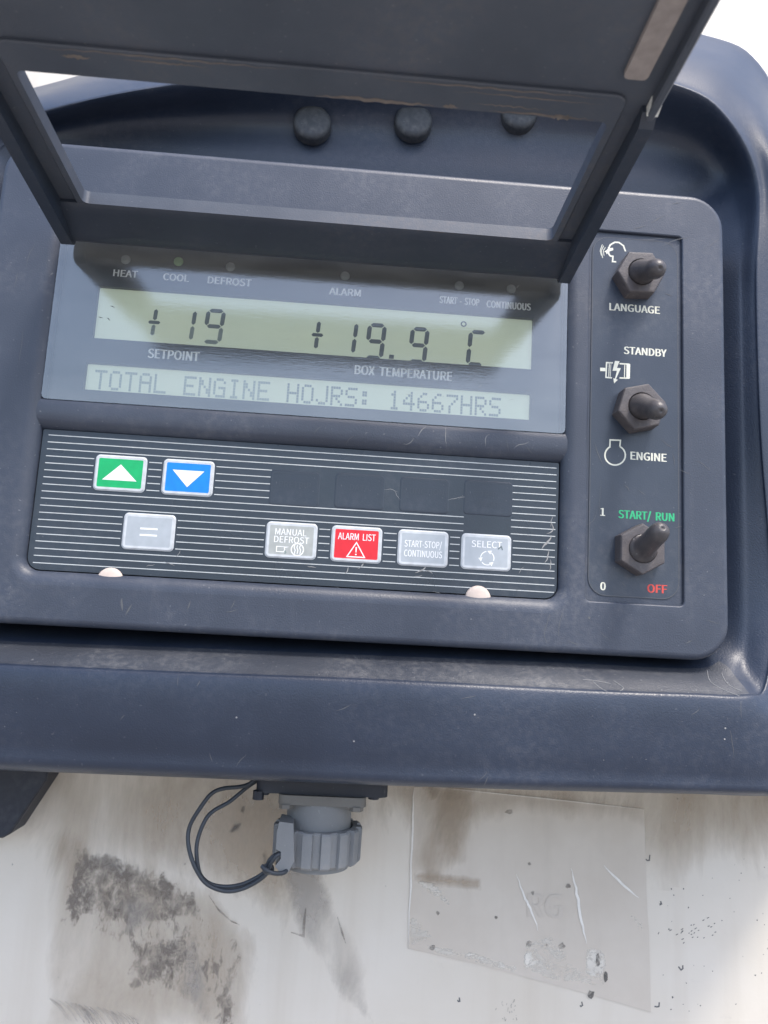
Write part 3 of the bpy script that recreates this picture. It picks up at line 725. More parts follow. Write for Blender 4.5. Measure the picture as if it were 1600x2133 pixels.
FONT = {'T': ['11111', '00100', '00100', '00100', '00100', '00100', '00100'], 'O': ['01110', '10001', '10001', '10001', '10001', '10001', '01110'],
 'A': ['01110', '10001', '10001', '11111', '10001', '10001', '10001'], 'L': ['10000', '10000', '10000', '10000', '10000', '10000', '11111'],
 'E': ['11111', '10000', '10000', '11110', '10000', '10000', '11111'], 'N': ['10001', '11001', '11001', '10101', '10011', '10011', '10001'],
 'G': ['01110', '10001', '10000', '10111', '10001', '10001', '01111'], 'I': ['01110', '00100', '00100', '00100', '00100', '00100', '01110'],
 'H': ['10001', '10001', '10001', '11111', '10001', '10001', '10001'], 'J': ['00001', '00001', '00001', '00001', '00001', '10001', '01110'],
 'R': ['11110', '10001', '10001', '11110', '10100', '10010', '10001'], 'S': ['01111', '10000', '10000', '01110', '00001', '00001', '11110'],
 ':': ['00000', '01100', '01100', '00000', '01100', '01100', '00000'], '1': ['00100', '01100', '00100', '00100', '00100', '00100', '01110'],
 '4': ['00010', '00110', '01010', '10010', '11111', '00010', '00010'], '6': ['00110', '01000', '10000', '11110', '10001', '10001', '01110'],
 '7': ['11111', '00001', '00010', '00100', '01000', '01000', '01000'], ' ': ['00000'] * 7}
MSG = 'TOTAL ENGINE HOJRS: 14667HRS'
a0 = at(194, 814, DI); a1 = at(1042, 868, DI)
pit = (a1.x - a0.x) / (len(MSG) - 0.2); dw = pit / 6.0; dh = 0.98
yb = (KY0 + KY1) / 2 - 3.4 * dh - 0.5
for i, chh in enumerate(MSG):
    for r_, row in enumerate(FONT[chh]):
        for c, v in enumerate(row):
            if v == '1':
                x = a0.x + i * pit + c * dw; y = yb + (6 - r_) * dh
                l2.poly([(x, y), (x + dw * .9, y), (x + dw * .9, y + dh * .9), (x, y + dh * .9)], DI, 'dot2' if i < 12 else 'dot1')
l2.build('message_screen', display, PO, label='lower LCD strip reading total engine hours')
for px, py, mt in ((262, 541, 'ledoff'), (372, 545, 'ledgreen'), (480, 556, 'ledoff'), (719, 575, 'ledoff'), (957, 595, 'ledoff'), (1065, 602, 'ledoff')):
    c = at(px, py, DT); q = MB()
    q.rings([lift(circle(c.x, c.y, r_, 18), DT + z) for r_, z in ((1.7, 0), (1.6, .3), (1.2, .6), (.5, .75))], mt, cap1=True)
    q.build('indicator_lamp', display, PO, smooth=50, label='lit green indicator lamp' if mt == 'ledgreen' else None)
wn = MB(); DG = -1.1
wn.poly(rrect(RX0 - .9, RX1 + .9, 69.45, RY1 + .9, 1.6, 3), DG, 'window')
sc2 = MB()
for i in range(34):
    px, py = rnd.uniform(560, 1150), rnd.uniform(600, 880)
    p = at(px, py, DG + .05); squiggle(sc2, p.x, p.y, rnd.uniform(.6, 2.6), rnd.uniform(10, 60), DG + .05, 'scuffw', .07, .2, 4)
for (px, py) in ((230, 637), (205, 660), (222, 662)):
    p = at(px, py, DG + .05); squiggle(sc2, p.x, p.y, 1.6, -20, DG + .05, 'black', .25, .6, 4)
wn.join(sc2); wn.build('window_pane', display, PO)

# ---- keypad
kp = MB(); KD = -3.3
kp.poly(rrect(RX0 + .35, RX1 - .35, RY0 + .35, 59.6, (4.2, 4.2, .6, .6), 8), KD, 'film')
kp.rings([lift(rrect(RX0 + .35, RX1 - .35, RY0 + .35, 59.6, (4.2, 4.2, .6, .6), 8), KD - 1.5), lift(rrect(RX0 + .35, RX1 - .35, RY0 + .35, 59.6, (4.2, 4.2, .6, .6), 8), KD)], 'film')
YT = at(655, 940, KD).y; 
ytop = at(90, 905, KD).y; ybot = at(60, 1171, KD).y
pitch = (ytop - ybot) / 18.0
BW, BH = 16.1, 11.3
def bc(px0, py0, px1, py1): p = at((px0 + px1) / 2, (py0 + py1) / 2, KD); return p.x, p.y
BT = {'green': bc(202, 947, 300, 1025), 'blue': bc(344, 957, 440, 1035), 'equals': bc(261, 1070, 360, 1145), 'defrost': bc(559, 1088, 655, 1164), 'alarm': bc(697, 1097, 788, 1172), 'mode': bc(835, 1105, 927, 1180), 'select': bc(967, 1114, 1058, 1188)}
yu = (BT['green'][1] + BT['blue'][1]) / 2; yl = sum(BT[n][1] for n in ('equals', 'defrost', 'alarm', 'mode', 'select')) / 5
XL, XR = RX0 + 2.2, RX1 - 1.2
bx0, bx1, bx2 = at(565, 1000, KD).x, at(1066, 1040, KD).x, at(966, 1080, KD).x
for i in range(19):
    y = ytop - i * pitch; gaps = []
    if 3 <= i <= 7: gaps.append((bx0, bx1))
    if 8 <= i <= 10: gaps.append((bx2, bx1))
    for n_, (bx, by) in BT.items():
        yy = yu if n_ in ('green', 'blue') else yl
        if abs(y - yy) < BH / 2 + 0.2: gaps.append((bx - BW / 2 - .9, bx + BW / 2 + .9))
    gaps.sort(); x = XL
    for g0, g1 in gaps + [(XR, XR)]:
        if g0 > x: kp.stroke([(x, y), (g0, y)], 0.27, KD + .04, 'line')
        x = max(x, g1)
xw = at(1150, 1125, KD)
for (px, py, ln, an, wd) in ((1150, 1090, 5, -92, .5), (1148, 1115, 6, -88, .8), (1143, 1145, 5, -100, .5), (1146, 1165, 4, -85, .4), (1152, 1075, 4, -95, .3), (745, 1185, 5, 35, .4), (718, 1195, 3, 10, .35), (755, 1180, 3, 60, .3), (865, 1193, 5, 5, .6), (885, 1190, 3, 40, .3), (880, 1198, 3, 190, .3), (640, 1180, 3, 10, .3),
                             (930, 1042, 6, 8, .2), (955, 1040, 4, 30, .16), (800, 1020, 5, 20, .14), (820, 1022, 4, -10, .14), (612, 1040, 2, 10, .4), (620, 1043, 1.5, 60, .3), (758, 1012, .6, 0, .5), (365, 1160, 3, 15, .2), (340, 1170, 4, 5, .25), (305, 1180, 3, 20, .2), (1080, 1195, 3, 20, .2), (700, 1222, 6, 3, .12), (900, 1232, 5, 4, .12)):
    p = at(px, py, KD); squiggle(kp, p.x, p.y, ln, an, KD + .1, 'scuffw', wd * .8, .5)
for i in range(90):
    px = rnd.uniform(560, 1100); py = rnd.gauss(1188 + (px - 560) * .05, 12)
    p = at(px, py, KD); kp.poly(circle(p.x, p.y, rnd.uniform(.05, .13), 5), KD + .1, 'scuff')
keypad = kp.build('keypad', cp, PO, smooth=30, label='dark membrane keypad ruled with thin white lines')
def key(kind, cx_, cy_, mat, art, label):
    q = MB(); hw, hh = BW / 2, BH / 2; z0, z1 = 0.0, 0.42
    def lp(off, z, r_): return lift(rrect(-hw + off, hw - off, -hh + off, hh - off, r_, 5), z)
    q.rings([lp(-.35, z0 + .02, 1.5), lp(0, z1 - .12, 1.2), lp(.14, z1, 1.1), lp(.85, z1, .5)], 'border')
    q.poly(rrect(-hw + .85, hw - .85, -hh + .85, hh - .85, .5, 5), z1, mat)
    art(q, z1 + .03)
    o = q.build('push_button', keypad, PO, smooth=None, label=label)
    o.location = Vector((cx_ * S, -KD * S, cy_ * S))
    return o
def a_up(q, z): q.poly([(-5.6, -2.4), (5.6, -2.4), (0, 3.0)], z, 'kink')
def a_dn(q, z): q.poly([(-5.2, 2.4), (5.2, 2.4), (0, -3.2)], z, 'kink')
def a_eq(q, z):
    q.stroke([(-2.8, 1.0), (2.8, 1.0)], .6, z, 'kink'); q.stroke([(-2.8, -1.1), (2.8, -1.1)], .6, z, 'kink')
def a_df(q, z):
    q.text('MANUAL', -5.4, 1.65, 2.1, z, 'kink', width=10.2, bold=False); q.text('DEFROST', -5.6, -0.85, 2.1, z, 'kink', width=11.4, bold=False)
    q.stroke([(-4.6, -3.9), (-2.3, -3.9), (-1.9, -3.2), (-2.1, -2.5), (-0.9, -2.2), (-4.6, -2.2)], .3, z, 'kink', closed=True)
    q.stroke(circle(2.2, -2.9, 2.0, 24), .38, z, 'kink', closed=True)
    for dx in (-.9, 0, .9): q.stroke([(2.2 + dx, -1.4), (2.0 + dx, -2.2), (2.4 + dx, -3.1), (2.2 + dx, -4.3)], .28, z, 'kink')
    q.stroke([(-1.9, -3.4), (-1.5, -4.1), (-1.9, -4.5)], .45, z, 'ink3')
def a_al(q, z):
    q.text('ALARM  LIST', -6.2, 1.4, 2.2, z, 'kink', width=12.4, bold=False)
    q.stroke([(-2.9, -4.2), (2.9, -4.2), (0, .6)], .36, z, 'kink', closed=True)
    q.poly([(-.26, -.9), (.26, -.9), (.16, -2.7), (-.16, -2.7)], z, 'kink'); q.poly(circle(0, -3.35, .28, 10), z, 'kink')
def a_ss(q, z):
    q.text('START-STOP/', -6.2, .25, 2.2, z, 'kink', width=12.4, bold=False); q.text('CONTINUOUS', -6.2, -2.95, 2.2, z, 'kink', width=12.6, bold=False)
def a_se(q, z):
    q.text('SELECT', -5.0, 1.5, 2.2, z, 'kink', width=10.2, bold=False)
    for a0_ in (100, 220, 340):
        q.stroke(circle(.4, -2.0, 2.25, 12, a0_, a0_ + 82, True), .32, z, 'kink')
        an = R(a0_ + 90); c = Vector((.4 + 2.25 * math.cos(an), -2.0 + 2.25 * math.sin(an))); t = Vector((-math.sin(an), math.cos(an))); nn = Vector((math.cos(an), math.sin(an)))
        q.poly([c - nn * .75 - t * .5, c + nn * .75 - t * .5, c + t * .9], z, 'kink')
    q.stroke([(3.9, 1.2), (5.0, 2.2), (5.4, 1.0)], .35, z + .03, 'ink2')
key('green', BT['green'][0], yu, 'kgreen', a_up, 'green push button with white up arrow')
key('blue', BT['blue'][0], yu, 'kblue', a_dn, 'blue push button with white down arrow')
key('eq', BT['equals'][0], yl, 'kgrey', a_eq, 'grey push button with two white bars')
key('df', BT['defrost'][0], yl, 'kolive', a_df, 'worn grey push button reading MANUAL DEFROST')
key('al', BT['alarm'][0], yl, 'kred', a_al, 'red push button reading ALARM LIST')
key('ss', BT['mode'][0], yl, 'kgrey', a_ss, 'grey push button reading START-STOP/CONTINUOUS')
key('se', BT['select'][0], yl, 'kgrey', a_se, 'grey push button reading SELECT with circling arrows')
for px, py, t1, t2 in ((614, 1018, 'PRETRIP', ''), (749, 1024, 'DATA', ''), (884, 1032, 'FUNCTION', ''), (1017, 1038, 'TRIP', 'START')):
    p = at(px, py, KD); q = MB()
    def lp(off, z, r_): return lift(rrect(-BW / 2 + off, BW / 2 - off, -BH / 2 + off, BH / 2 - off, r_, 5), z)
    q.rings([lp(-.3, .02, 1.4), lp(.1, .12, 1.0)], 'film2'); q.poly([(a, c) for a, c, _ in lp(.1, .12, 1.0)], .12, 'film2')
    q.stroke([(a, c) for a, c, _ in lp(.5, .12, .8)], .22, .16, 'faint', closed=True)
    q.text(t1, 0, .3, 2.0, .17, 'faint', align='C', bold=False)
    if t2: q.text(t2, 0, -3.2, 2.0, .17, 'faint', align='C', bold=False)
    o = q.build('blank_button', keypad, PO, label='dark blank key reading ' + (t1 + ' ' + t2).strip()); o.location = Vector((p.x * S, -KD * S, p.y * S))
for px, py in ((229, 1208), (996, 1245)):
    p = at(px, py, -2.6); q = MB()
    q.rings([lift(circle(0, 0, r_, 28), z) for r_, z in ((4.3, 0), (4.2, .5), (3.7, .9), (2.5, 1.25), (.6, 1.4))], 'pale', cap1=True)
    o = q.build('screw_cap', cp, PO, smooth=50, label='pale plastic screw cap at the keypad edge'); o.location = Vector((p.x * S, 3.0 * S, (p.y - 0.3) * S))

# ---- switch label plate
tp = MB(); TZ = -1.05
pl = rrect(81.4, 112.6, 15.1, 142.7, 6.0, 8)
tp.rings([lift(pl, -1.3), lift(rrect(81.45, 112.55, 15.15, 142.65, 5.95, 8), TZ)], 'plate'); tp.poly(rrect(81.45, 112.55, 15.15, 142.65, 5.95, 8), TZ, 'plate')
TT = TZ + .04
for pth in (rrect(81.7, 112.3, 15.4, 142.4, 5.7, 8),): tp.stroke(pth, .16, TT, 'scuff', closed=True)
def ttext(txt, pl_, pr, pyb, cap, mat): ptext(tp, txt, pl_, pr, pyb, cap, TT, mat)
ttext('LANGUAGE', 1270, 1374, 646, 17, 'cream'); ttext('STANDBY', 1300, 1388, 737, 17, 'cream'); ttext('ENGINE', 1314, 1388, 957, 17.5, 'cream')
ttext('START/  RUN', 1289, 1404, 1079, 17.5, 'greenp'); ttext('OFF', 1349, 1389, 1234, 17.5, 'redp'); 
for t_, px_, py_ in (('1', 1251, 1074), ('0', 1251, 1229)):
    p = at(px_, py_, TT); tp.text(t_, p.x, p.y, 2.6, TT, 'cream')
def tpx(pts): return [tuple(at(x, y, TT))[:2] for x, y in pts]
def z7(pts): return tpx([(1160 + x / 3.636, 450 + y / 3.636) for x, y in pts])
def z8(pts): return tpx([(1160 + x / 3.441, 880 + y / 3.441) for x, y in pts])
for pth in (z7([(520, 268), (505, 225), (470, 200), (440, 198), (405, 218), (392, 245), (388, 258), (372, 268), (392, 275), (395, 290), (405, 302), (425, 305), (422, 345), (450, 347)]),): tp.stroke(pth, .55, TT, 'cream')
tp.poly(z7([(388, 245), (425, 240), (428, 258), (400, 268), (378, 290), (370, 270)]), TT + .02, 'cream')
for c in ([(368, 238), (352, 262), (358, 300)], [(355, 225), (337, 262), (347, 318)], [(345, 215), (328, 262), (338, 300)]): tp.stroke(z7(c), .22, TT, 'cream')
# motor symbol
tp.poly(z7([(328, 1148), (368, 1150), (368, 1176), (328, 1174)]), TT, 'cream')
tp.stroke(z7([(425, 1112), (377, 1110), (372, 1222), (418, 1226)]), .5, TT, 'cream'); tp.stroke(z7([(398, 1112), (393, 1222)]), .3, TT, 'cream'); tp.stroke(z7([(410, 1113), (405, 1222)]), .2, TT, 'cream')
tp.stroke(z7([(475, 1118), (545, 1122), (542, 1228), (475, 1226)]), .5, TT, 'cream'); tp.stroke(z7([(515, 1120), (512, 1226)]), .3, TT, 'cream'); tp.poly(z7([(528, 1120), (556, 1122), (553, 1232), (526, 1228)]), TT + .01, 'cream')
tp.poly(z7([(440, 1097), (475, 1100), (455, 1150), (485, 1152), (447, 1235), (462, 1240), (433, 1268), (428, 1228), (440, 1232), (455, 1172), (422, 1172)]), TT + .02, 'cream')
# engine outline
ang = [(418 + 73 * math.cos(R(t)), 235 + 70 * math.sin(R(t))) for t in range(-62, 243, 8)]
tp.stroke(z8([(452, 172), (456, 128), (382, 125), (380, 172)][::-1] + []) , .5, TT, 'cream')
tp.stroke(z8(ang), .52, TT, 'cream')
for (px, py, ln, an, wd) in ((1238, 920, 9, -62, .2), (1400, 945, 5, -50, .14), (1375, 915, 6, -20, .16), (1300, 1010, 3, -40, .3), (1330, 1020, 3, -30, .2), (1252, 1000, 14, -95, .1), (1385, 610, 3, -30, .2), (1295, 1213, 2, -20, .3), (1245, 1060, 9, -100, .12), (1405, 1100, 3, 20, .2)):
    p = at(px, py, TT); squiggle(tp, p.x, p.y, ln, an, TT + .05, 'scuff', wd, .3)
plate = tp.build('switch_label_plate', cp, PO, label='dark rounded label plate behind the toggle switches')

def switch(px, py, rot, tilt_y, label, ridge):
    c = at(px, py, 4.6); q = MB()
    e = bpy.data.objects.new('toggle_switch', None); COL.objects.link(e); e.parent = cp; e.empty_display_size = .01
    e.location = Vector((c.x * S, -TZ * S, c.y * S)); e['label'] = label
    hx = lambda r_, z: [(r_ * math.cos(R(rot + 60 * k)), r_ * math.sin(R(rot + 60 * k)), z) for k in range(6)]
    cr = 8.5
    hn = 5.7
    def hex_sub(r_, z, rc):      # hexagon with slightly rounded corners
        out = []
        for k_ in range(6):
            a = R(rot + 60 * k_); 
            for dlt in (-1, -.33, .33, 1):
                aa = a + R(rc * dlt); ap = r_ * math.cos(R(30)) / math.cos(R(30 - abs(rc * dlt)))
                out.append((ap * math.cos(aa), ap * math.sin(aa), z))
        return out
    q.rings([hex_sub(cr + .1, 0, 3), hex_sub(cr, hn - .6, 3), hex_sub(cr - .35, hn - .12, 4), hex_sub(cr - .9, hn, 5), lift(circle(0, 0, 4.9, 24, rot - 5), hn), lift(circle(0, 0, 4.7, 24, rot - 5), hn - .25), lift(circle(0, 0, 4.65, 24, rot - 5), hn - 1.6)], 'nut')
    q.build('hex_nut', e, PO, smooth=28, weighted=True)
    b_ = MB(); ax = Vector((0.02, tilt_y, 1)).normalized()
    prf = [(4.6, -1.4, 0), (4.55, -.6, 0), (4.45, .3, .1), (4.25, 1.3, .3), (3.95, 2.4, .55), (3.65, 3.8, .8), (3.4, 5.4, 1), (3.28, 7.2, 1), (3.25, 9.0, 1), (3.32, 10.6, 1), (3.3, 12.0, 1), (3.1, 13.2, 1), (2.7, 14.3, 1), (2.1, 15.1, 1), (1.3, 15.6, 1), (.7, 15.75, 1), (.35, 15.45, 1), (.1, 15.3, 1)]
    if ridge: prf = [(4.6, -1.4, 0), (4.7, -.3, 0), (4.6, .4, 0), (4.1, .9, .3), (3.7, 1.5, .5), (3.5, 2.6, .7)] + prf[6:]
    loops_ = []
    for r_, z, f_ in prf:
        a = (Vector((0, 0, 1)) * (1 - f_) + ax * f_).normalized()
        u_ = Vector((1, 0, 0)); u_ = (u_ - a * u_.dot(a)).normalized(); v_ = a.cross(u_)
        ctr = Vector((0, 0, hn)) + ax * z if z > 0 else Vector((0, 0, hn + z))
        loops_.append([tuple(ctr + (u_ * math.cos(2 * math.pi * k_ / 28) + v_ * math.sin(2 * math.pi * k_ / 28)) * r_) for k_ in range(28)])
    b_.rings(loops_, 'boot', cap1=True)
    b_.build('rubber_boot', e, PO, smooth=60)
switch(1337, 566, 2, -.40, 'toggle switch above the LANGUAGE lettering, lever down', False)
switch(1338, 846, 14, -.40, 'toggle switch between STANDBY and ENGINE lettering, lever down', False)
switch(1340, 1143, 30, .33, 'toggle switch under START/ RUN lettering, lever up', True)

# ------------------------------------------------------------------ display lid, hinged open over the display
PH = R(4.5); LD = Vector((0, math.sin(PH), math.cos(PH))); LN = Vector((0, math.cos(PH), -math.sin(PH)))
P0 = at(655, 500, 8.0); P0 = Vector((0, P0.y, P0.z))
ld = empty('display_lid', (0, P0.y, 8.0), 'dark plastic display lid with window opening, propped open above the display', 'lid')
LO = Vector((0, P0.y, 8.0))
def LP(x, l, h_=0.0): p = P0 + LD * l + LN * h_; return (x, p.y, p.z)       # x, distance from hinge, height over the underside
lm = MB()
LXa, LXb, LEND = -99.0, 71.2, 122.0
WXa, WXb, WLa, WLb = -88.3, 61.2, 12.1, 65.4
def lrect(x0, x1, l0, l1, r_, hgt, seg=5): return [LP(x, l, hgt) for x, l in rrect(x0, x1, l0, l1, r_, seg)]
T = 3.1
o_under = rrect(LXa, LXb, -3, LEND, 3.0, 5); w_under = rrect(WXa, WXb, WLa, WLb, 2.0, 5)
def lholed(o_, hs, hgt, up):
    t_ = MB(); t_.holed(o_, hs, 0, 'lid')
    fs = [fc if not up else fc for fc in t_.f]
    lm.add([LP(x, y, hgt) for x, y, _ in t_.v], [tuple(fc) if up is False else tuple(fc[::-1]) for fc in fs], 'lid')
lholed(o_under, [w_under], 0.0, False); lholed(o_under, [w_under], T, True)
lm.rings([lrect(WXa, WXb, WLa, WLb, 2.0, 0), lrect(WXa, WXb, WLa, WLb, 2.0, T)], 'lid', flip=True)
# outer edge and perimeter skirt hanging below
sk = 3.2; SK = rrect(LXa, LXb, -3, LEND, 3.0, 5); SI = rrect(LXa + 2.2, LXb - 2.2, -0.8, LEND - 2.2, 2.0, 5)
def lift_l(pts, h_): return [LP(x, l, h_) for x, l in pts]
lm.rings([lift_l(SK, T), lift_l(SK, -sk + .5), lift_l(rrect(LXa + .5, LXb - .5, -2.5, LEND - .5, 2.7, 5), -sk), lift_l(rrect(LXa + 1.8, LXb - 1.8, -1.2, LEND - 1.8, 2.3, 5), -sk), lift_l(SI, -sk + .4), lift_l(SI, 0.05)], 'lid')
# raised border round the window on the underside
RB = rrect(WXa - 2.2, WXb + 2.2, WLa - 3.0, WLb + 9.0, 3.5, 6)
RBi = rrect(WXa - 1.0, WXb + 1.0, WLa - 1.8, WLb + 7.8, 2.5, 6)
lm.rings([lift_l(RB, 0.05), lift_l(RB, -.8), lift_l(rrect(WXa - 1.8, WXb + 1.8, WLa - 2.6, WLb + 8.6, 3.1, 6), -1.1)], 'lid', flip=True)
t_ = MB(); t_.holed(rrect(WXa - 1.8, WXb + 1.8, WLa - 2.6, WLb + 8.6, 3.1, 6), [w_under], 0, 'lid')
lm.add([LP(x, y, -1.1) for x, y, _ in t_.v], [tuple(fc) for fc in t_.f], 'lid')
lm.rings([lift_l(w_under, -1.1), lift_l(w_under, 0.02)], 'lid', flip=True)
frame = lm.build('lid_frame', ld, LO, smooth=35)
# hinge bar along the near edge
hb = MB()
sec = [(12.0, -1.1), (11.0, -1.8), (8.5, -2.6), (5.0, -3.6), (1.0, -4.9), (-2.0, -5.6), (-4.0, -5.0), (-4.6, -3.2), (-4.2, 0), (-3.4, 3.0), (9.0, 3.0), (11.9, 2.8)]
hb.rings([[LP(x, l, h_) for l, h_ in sec] for x in (LXa + 1.0, -60, -14, 30, LXb - 1.0)], 'hinge', cap0=True, cap1=True, flip=False)
hb.build('hinge_bar', ld, LO, smooth=30)
# side cheeks
for x0, x1 in ((LXa - .4, LXa + 3.4), (LXb - 3.4, LXb + .4)):
    c = MB()
    sec = [(-5, 2.8), (-5, -5.5), (-3, -7.0), (10, -6.6), (68, -4.4), (71, -2.0), (71, 2.8)]
    c.rings([[LP(x, l, h_) for l, h_ in sec] for x in (x0, x0 + .4, x1 - .4, x1)], 'hinge', cap0=True, cap1=True)
    c.build('side_cheek', ld, LO, smooth=30)
q = MB()  # small pale piece added for a sunlit facet of the lid skirt
q.rings([[LP(x, l, h_) for l, h_ in ((70.9, -3.0), (73.5, -2.0), (74.5, -0.2), (70.9, -0.4))] for x in (LXb - 2.4, LXb + .45)], 'sunlit', cap0=True, cap1=True)
q.build('sunlit_corner', ld, LO, label='pale corner on the lid edge, coloured as if sunlit')
q = MB()  # flat tan strip along the right of the lid's underside
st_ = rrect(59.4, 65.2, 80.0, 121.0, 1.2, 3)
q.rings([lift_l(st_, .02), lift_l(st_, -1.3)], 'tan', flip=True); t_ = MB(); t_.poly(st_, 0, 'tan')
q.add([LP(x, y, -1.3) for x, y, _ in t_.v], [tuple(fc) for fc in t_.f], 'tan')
q.build('tan_strip', ld, LO, label='tan strip under the lid edge')
# worn brown edges
q = MB()
for x0, x1, l0, wd in ((-80, -20, WLb + 8, .5), (0, 58, WLb + 7.8, .5), (25, 45, WLb + 2.5, .35), (-14, 16, WLb + .6, 1.2), (18, 22, WLb + .8, .8), (30, 57, WLb + .6, .7), (45, 52, WLb + .5, 1.2), (-60, -40, WLb + 6.5, .5), (-75, -68, WLb + 6, 1.0), (20, 58, WLb + 6, .35), (-88, 61, WLa - .6, .35), (5, 40, WLa - .5, .8)):
    n_ = 22; pts = [(x0 + (x1 - x0) * i / n_, l0 + rnd.uniform(-.3, .3)) for i in range(n_ + 1)]
    t_ = MB(); t_.stroke(pts, wd, 0, 'rust', taper=True)
    q.add([LP(x, y, -1.16) for x, y, _ in t_.v], t_.f, 'rust')
q.build('worn_edge', ld, LO)

# ------------------------------------------------------------------ grey socket under the console
CD = -20.0
c0 = at(672, 1640, CD)
so_ = empty('cable_socket', (c0.x, c0.y - 30, CD), 'grey round plug socket with ribbed screw cap hanging under the console', 'socket')
SO = Vector((c0.x, c0.y - 30, CD))
def ypx(py): return at(672, py, CD).y
k_ = (250 - CD) / FPX
q = MB(); yA, yB = ypx(1628), ypx(1645)
q.rings([[(c0.x + x, y, CD + z) for x, z in rrect(-21.5, 21.5, -16, 9, 3, 4)] for y in (yB, yB + .5, yA + 3)], 'black', cap0=False, cap1=True, flip=True)
t_ = rrect(-21.5, 21.5, -16, 9, 3, 4); q.add([(c0.x + x, yB, CD + z) for x, z in t_], [tuple(range(len(t_)))], 'black')
for sx in (-19, -10, 9, 17):
    q.rings([[(c0.x + sx + 1.8 * math.cos(t * math.pi / 4), y, CD + 6 + 1.8 * math.sin(t * math.pi / 4)) for t in range(8)] for y in (yB + .5, yB - 1.0)], 'black', cap1=True)
q.rings([[(c0.x - 20.5 + 1.8 * math.cos(t * math.pi / 4), y, CD + 8 + 1.8 * math.sin(t * math.pi / 4)) for t in range(8)] for y in (yB + .5, yB - 2.2)], 'black', cap1=True)
q.build('gasket_plate', so_, SO, smooth=35)
q = MB(); y1, y2, y3 = yB + .02, ypx(1664), ypx(1672)
sq = rrect(-14.2, 14.2, -13, 11, 2.5, 4)
q.rings([[(c0.x + .3 + x, y, CD + z) for x, z in sq] for y in (y2, y1)], 'flange', cap0=True, cap1=True, flip=True)
for sx in (-11.2, 11.4):
    q.rings([[(c0.x + sx + 2.3 * math.cos(t * math.pi / 3), y, CD + 9.5 + 2.3 * math.sin(t * math.pi / 3)) for t in range(6)] for y in (y2 + .1, y3)], 'flange', cap1=True)
q.build('mounting_flange', so_, SO, smooth=35)
q = MB(); y4 = ypx(1735)
q.rings([[(c0.x - .6 + r_ * math.cos(t * math.pi / 24), y, CD + r_ * math.sin(t * math.pi / 24)) for t in range(48)] for r_, y in ((10.7, y2), (10.75, y4), (10.75, y4 - 10))], 'grey')
q.build('barrel', so_, SO, smooth=40)
q = MB(); yT, yBt = ypx(1715), ypx(1788); NR = 30
def ring_r(t, big):                                      # ribbed outline: wide flats on the front, narrow ribs on the right
    a = (t / 240.0) * 360
    rib = math.sin(R(a * 15)) 
    rv = 14.2 + (0.5 if rib > -.25 else -.75)
    return rv if big else 11.6
RG = []
for y, dr in ((yBt + .4, -.6), (yBt, -1.2), (yBt, -3.0)): pass
def rl(y, f_): return [(c0.x - .6 + f_(t) * math.cos(t * math.pi / 120), y, CD + f_(t) * math.sin(t * math.pi / 120)) for t in range(240)]
q.rings([rl(yT - 1, lambda t: 11.2), rl(yT, lambda t: 11.6), rl(yT, lambda t: ring_r(t, 1) - .5), rl(yT - .6, lambda t: ring_r(t, 1)), rl(yBt + .7, lambda t: ring_r(t, 1) - .15), rl(yBt, lambda t: ring_r(t, 1) - .8), rl(yBt - .3, lambda t: 9), rl(yBt - .3, lambda t: .2)], 'grey')
q.build('screw_ring', so_, SO, smooth=30)
q = MB()                                                  # cord lug on the left of the ring
lg = [(575 + 8, 1708), (612, 1712), (614, 1790), (600, 1815), (588, 1817), (574, 1800), (586, 1785), (586, 1770), (576, 1764), (578, 1730)]
A_ = [at(x, y, CD + 12) for x, y in lg]
q.rings([[(p.x, p.y, CD + z) for p in A_] for z in (14.2, 13.8, 4.0)][::-1], 'grey', cap0=True, cap1=True, flip=True)
q.build('cord_lug', so_, SO, smooth=30)

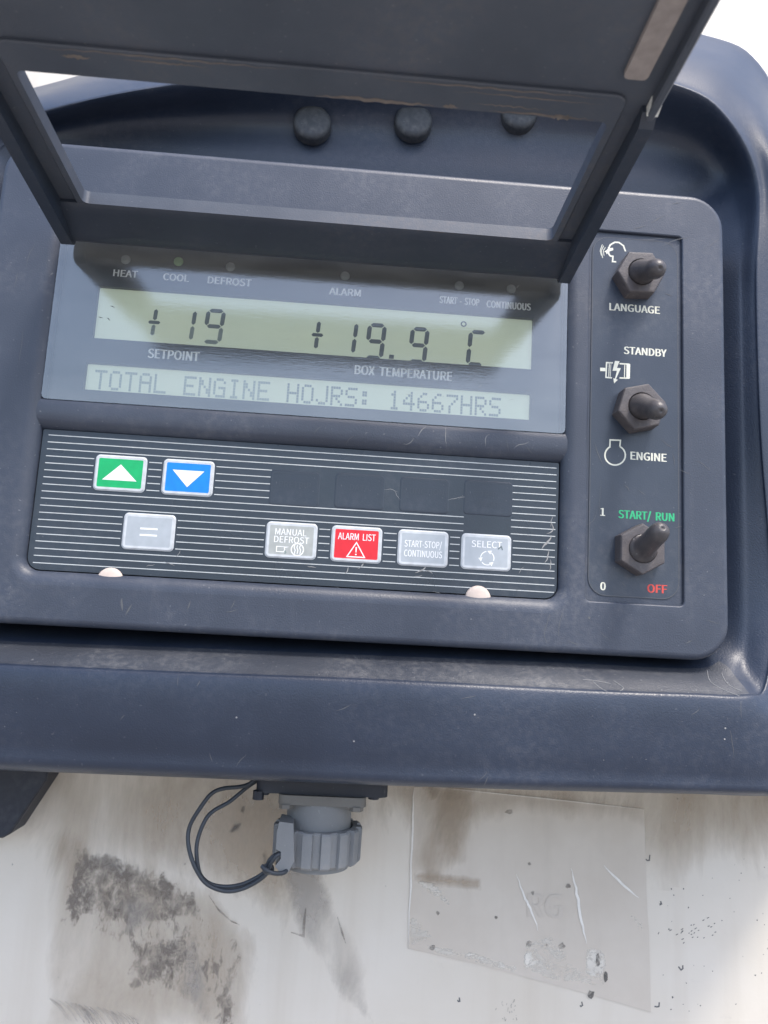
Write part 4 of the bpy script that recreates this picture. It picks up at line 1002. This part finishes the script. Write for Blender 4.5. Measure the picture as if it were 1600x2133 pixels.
# ------------------------------------------------------------------ retaining cord
cd = MB()
def zp(x, y, d): p = at(350 + x / 3.2, 1580 + y / 3.2, d); return tuple(p)
A1 = [zp(600, 120, -14), zp(540, 170, -14), zp(470, 190, -13), zp(370, 200, -12), (zp(290, 235, -11)), zp(215, 330, -10), zp(150, 440, -10), zp(133, 540, -9), zp(155, 660, -8), zp(205, 770, -8), zp(265, 840, -8), zp(360, 880, -8), zp(450, 880, -8), zp(550, 845, -8), zp(650, 775, -7), zp(690, 690, -6), zp(735, 640, -6), zp(790, 640, -9)]
A2 = [zp(620, 130, -16), zp(530, 190, -15), zp(470, 240, -14), zp(400, 295, -13), zp(310, 345, -12), zp(255, 400, -11), zp(210, 500, -10), zp(190, 600, -9), zp(200, 720, -9), zp(225, 790, -9.5), zp(290, 840, -9.5), zp(390, 855, -9.5), zp(490, 840, -9.5), zp(590, 795, -9), zp(660, 740, -8), zp(670, 690, -7), zp(705, 650, -7), zp(760, 625, -9)]
cd.tube([tuple(p) for p in catmull(A1, 6)], .66, 'cord', 10)
cd.tube([tuple(p) for p in catmull(A2, 6)], .66, 'cord', 10)
kn = [zp(625, 715, -5.5), zp(660, 745, -4.6), (zp(710, 765, -4.6)), zp(770, 762, -5), zp(800, 735, -7)]
cd.tube([tuple(p) for p in catmull(kn, 6)], .68, 'cord', 10)
kn = [zp(640, 735, -4.9), zp(655, 760, -5.6), zp(690, 755, -8.6), zp(690, 720, -8.8), zp(650, 715, -6.5)]
cd.tube([tuple(p) for p in catmull(kn, 6)], .66, 'cord', 10)
c1 = Vector(A1[0])
co_ = cd.build('retaining_cord', None, c1, smooth=60, weighted=False)
co_.location = W(c1); co_['label'] = 'thin dark doubled cord looped from the console to the grey socket cap'; co_['category'] = 'cord'

# ------------------------------------------------------------------ bracket at lower left
bk = MB(); d0, d1 = -45.5, -33.0
A_ = [at(x, y, d0) for x, y in [(-160, 1585), (127, 1590), (122, 1612), (52, 1718), (36, 1727), (-160, 1727)]]
bk.rings([[(p.x, p.y, z) for p in A_] for z in (d0, d1 - .8)] + [[(p.x + (-.5 if i in (1, 2, 3) else 0), p.y + (.5 if i in (3, 4, 5) else 0), d1) for i, p in enumerate(A_)]], 'black', cap0=True, cap1=True, flip=True)
c1 = A_[5]; bo = bk.build('support_bracket', None, Vector((c1.x, c1.y, d0)), smooth=30)
bo.location = W((c1.x, c1.y, d0)); bo['label'] = 'black angled support bracket under the lower left of the console'; bo['category'] = 'bracket'
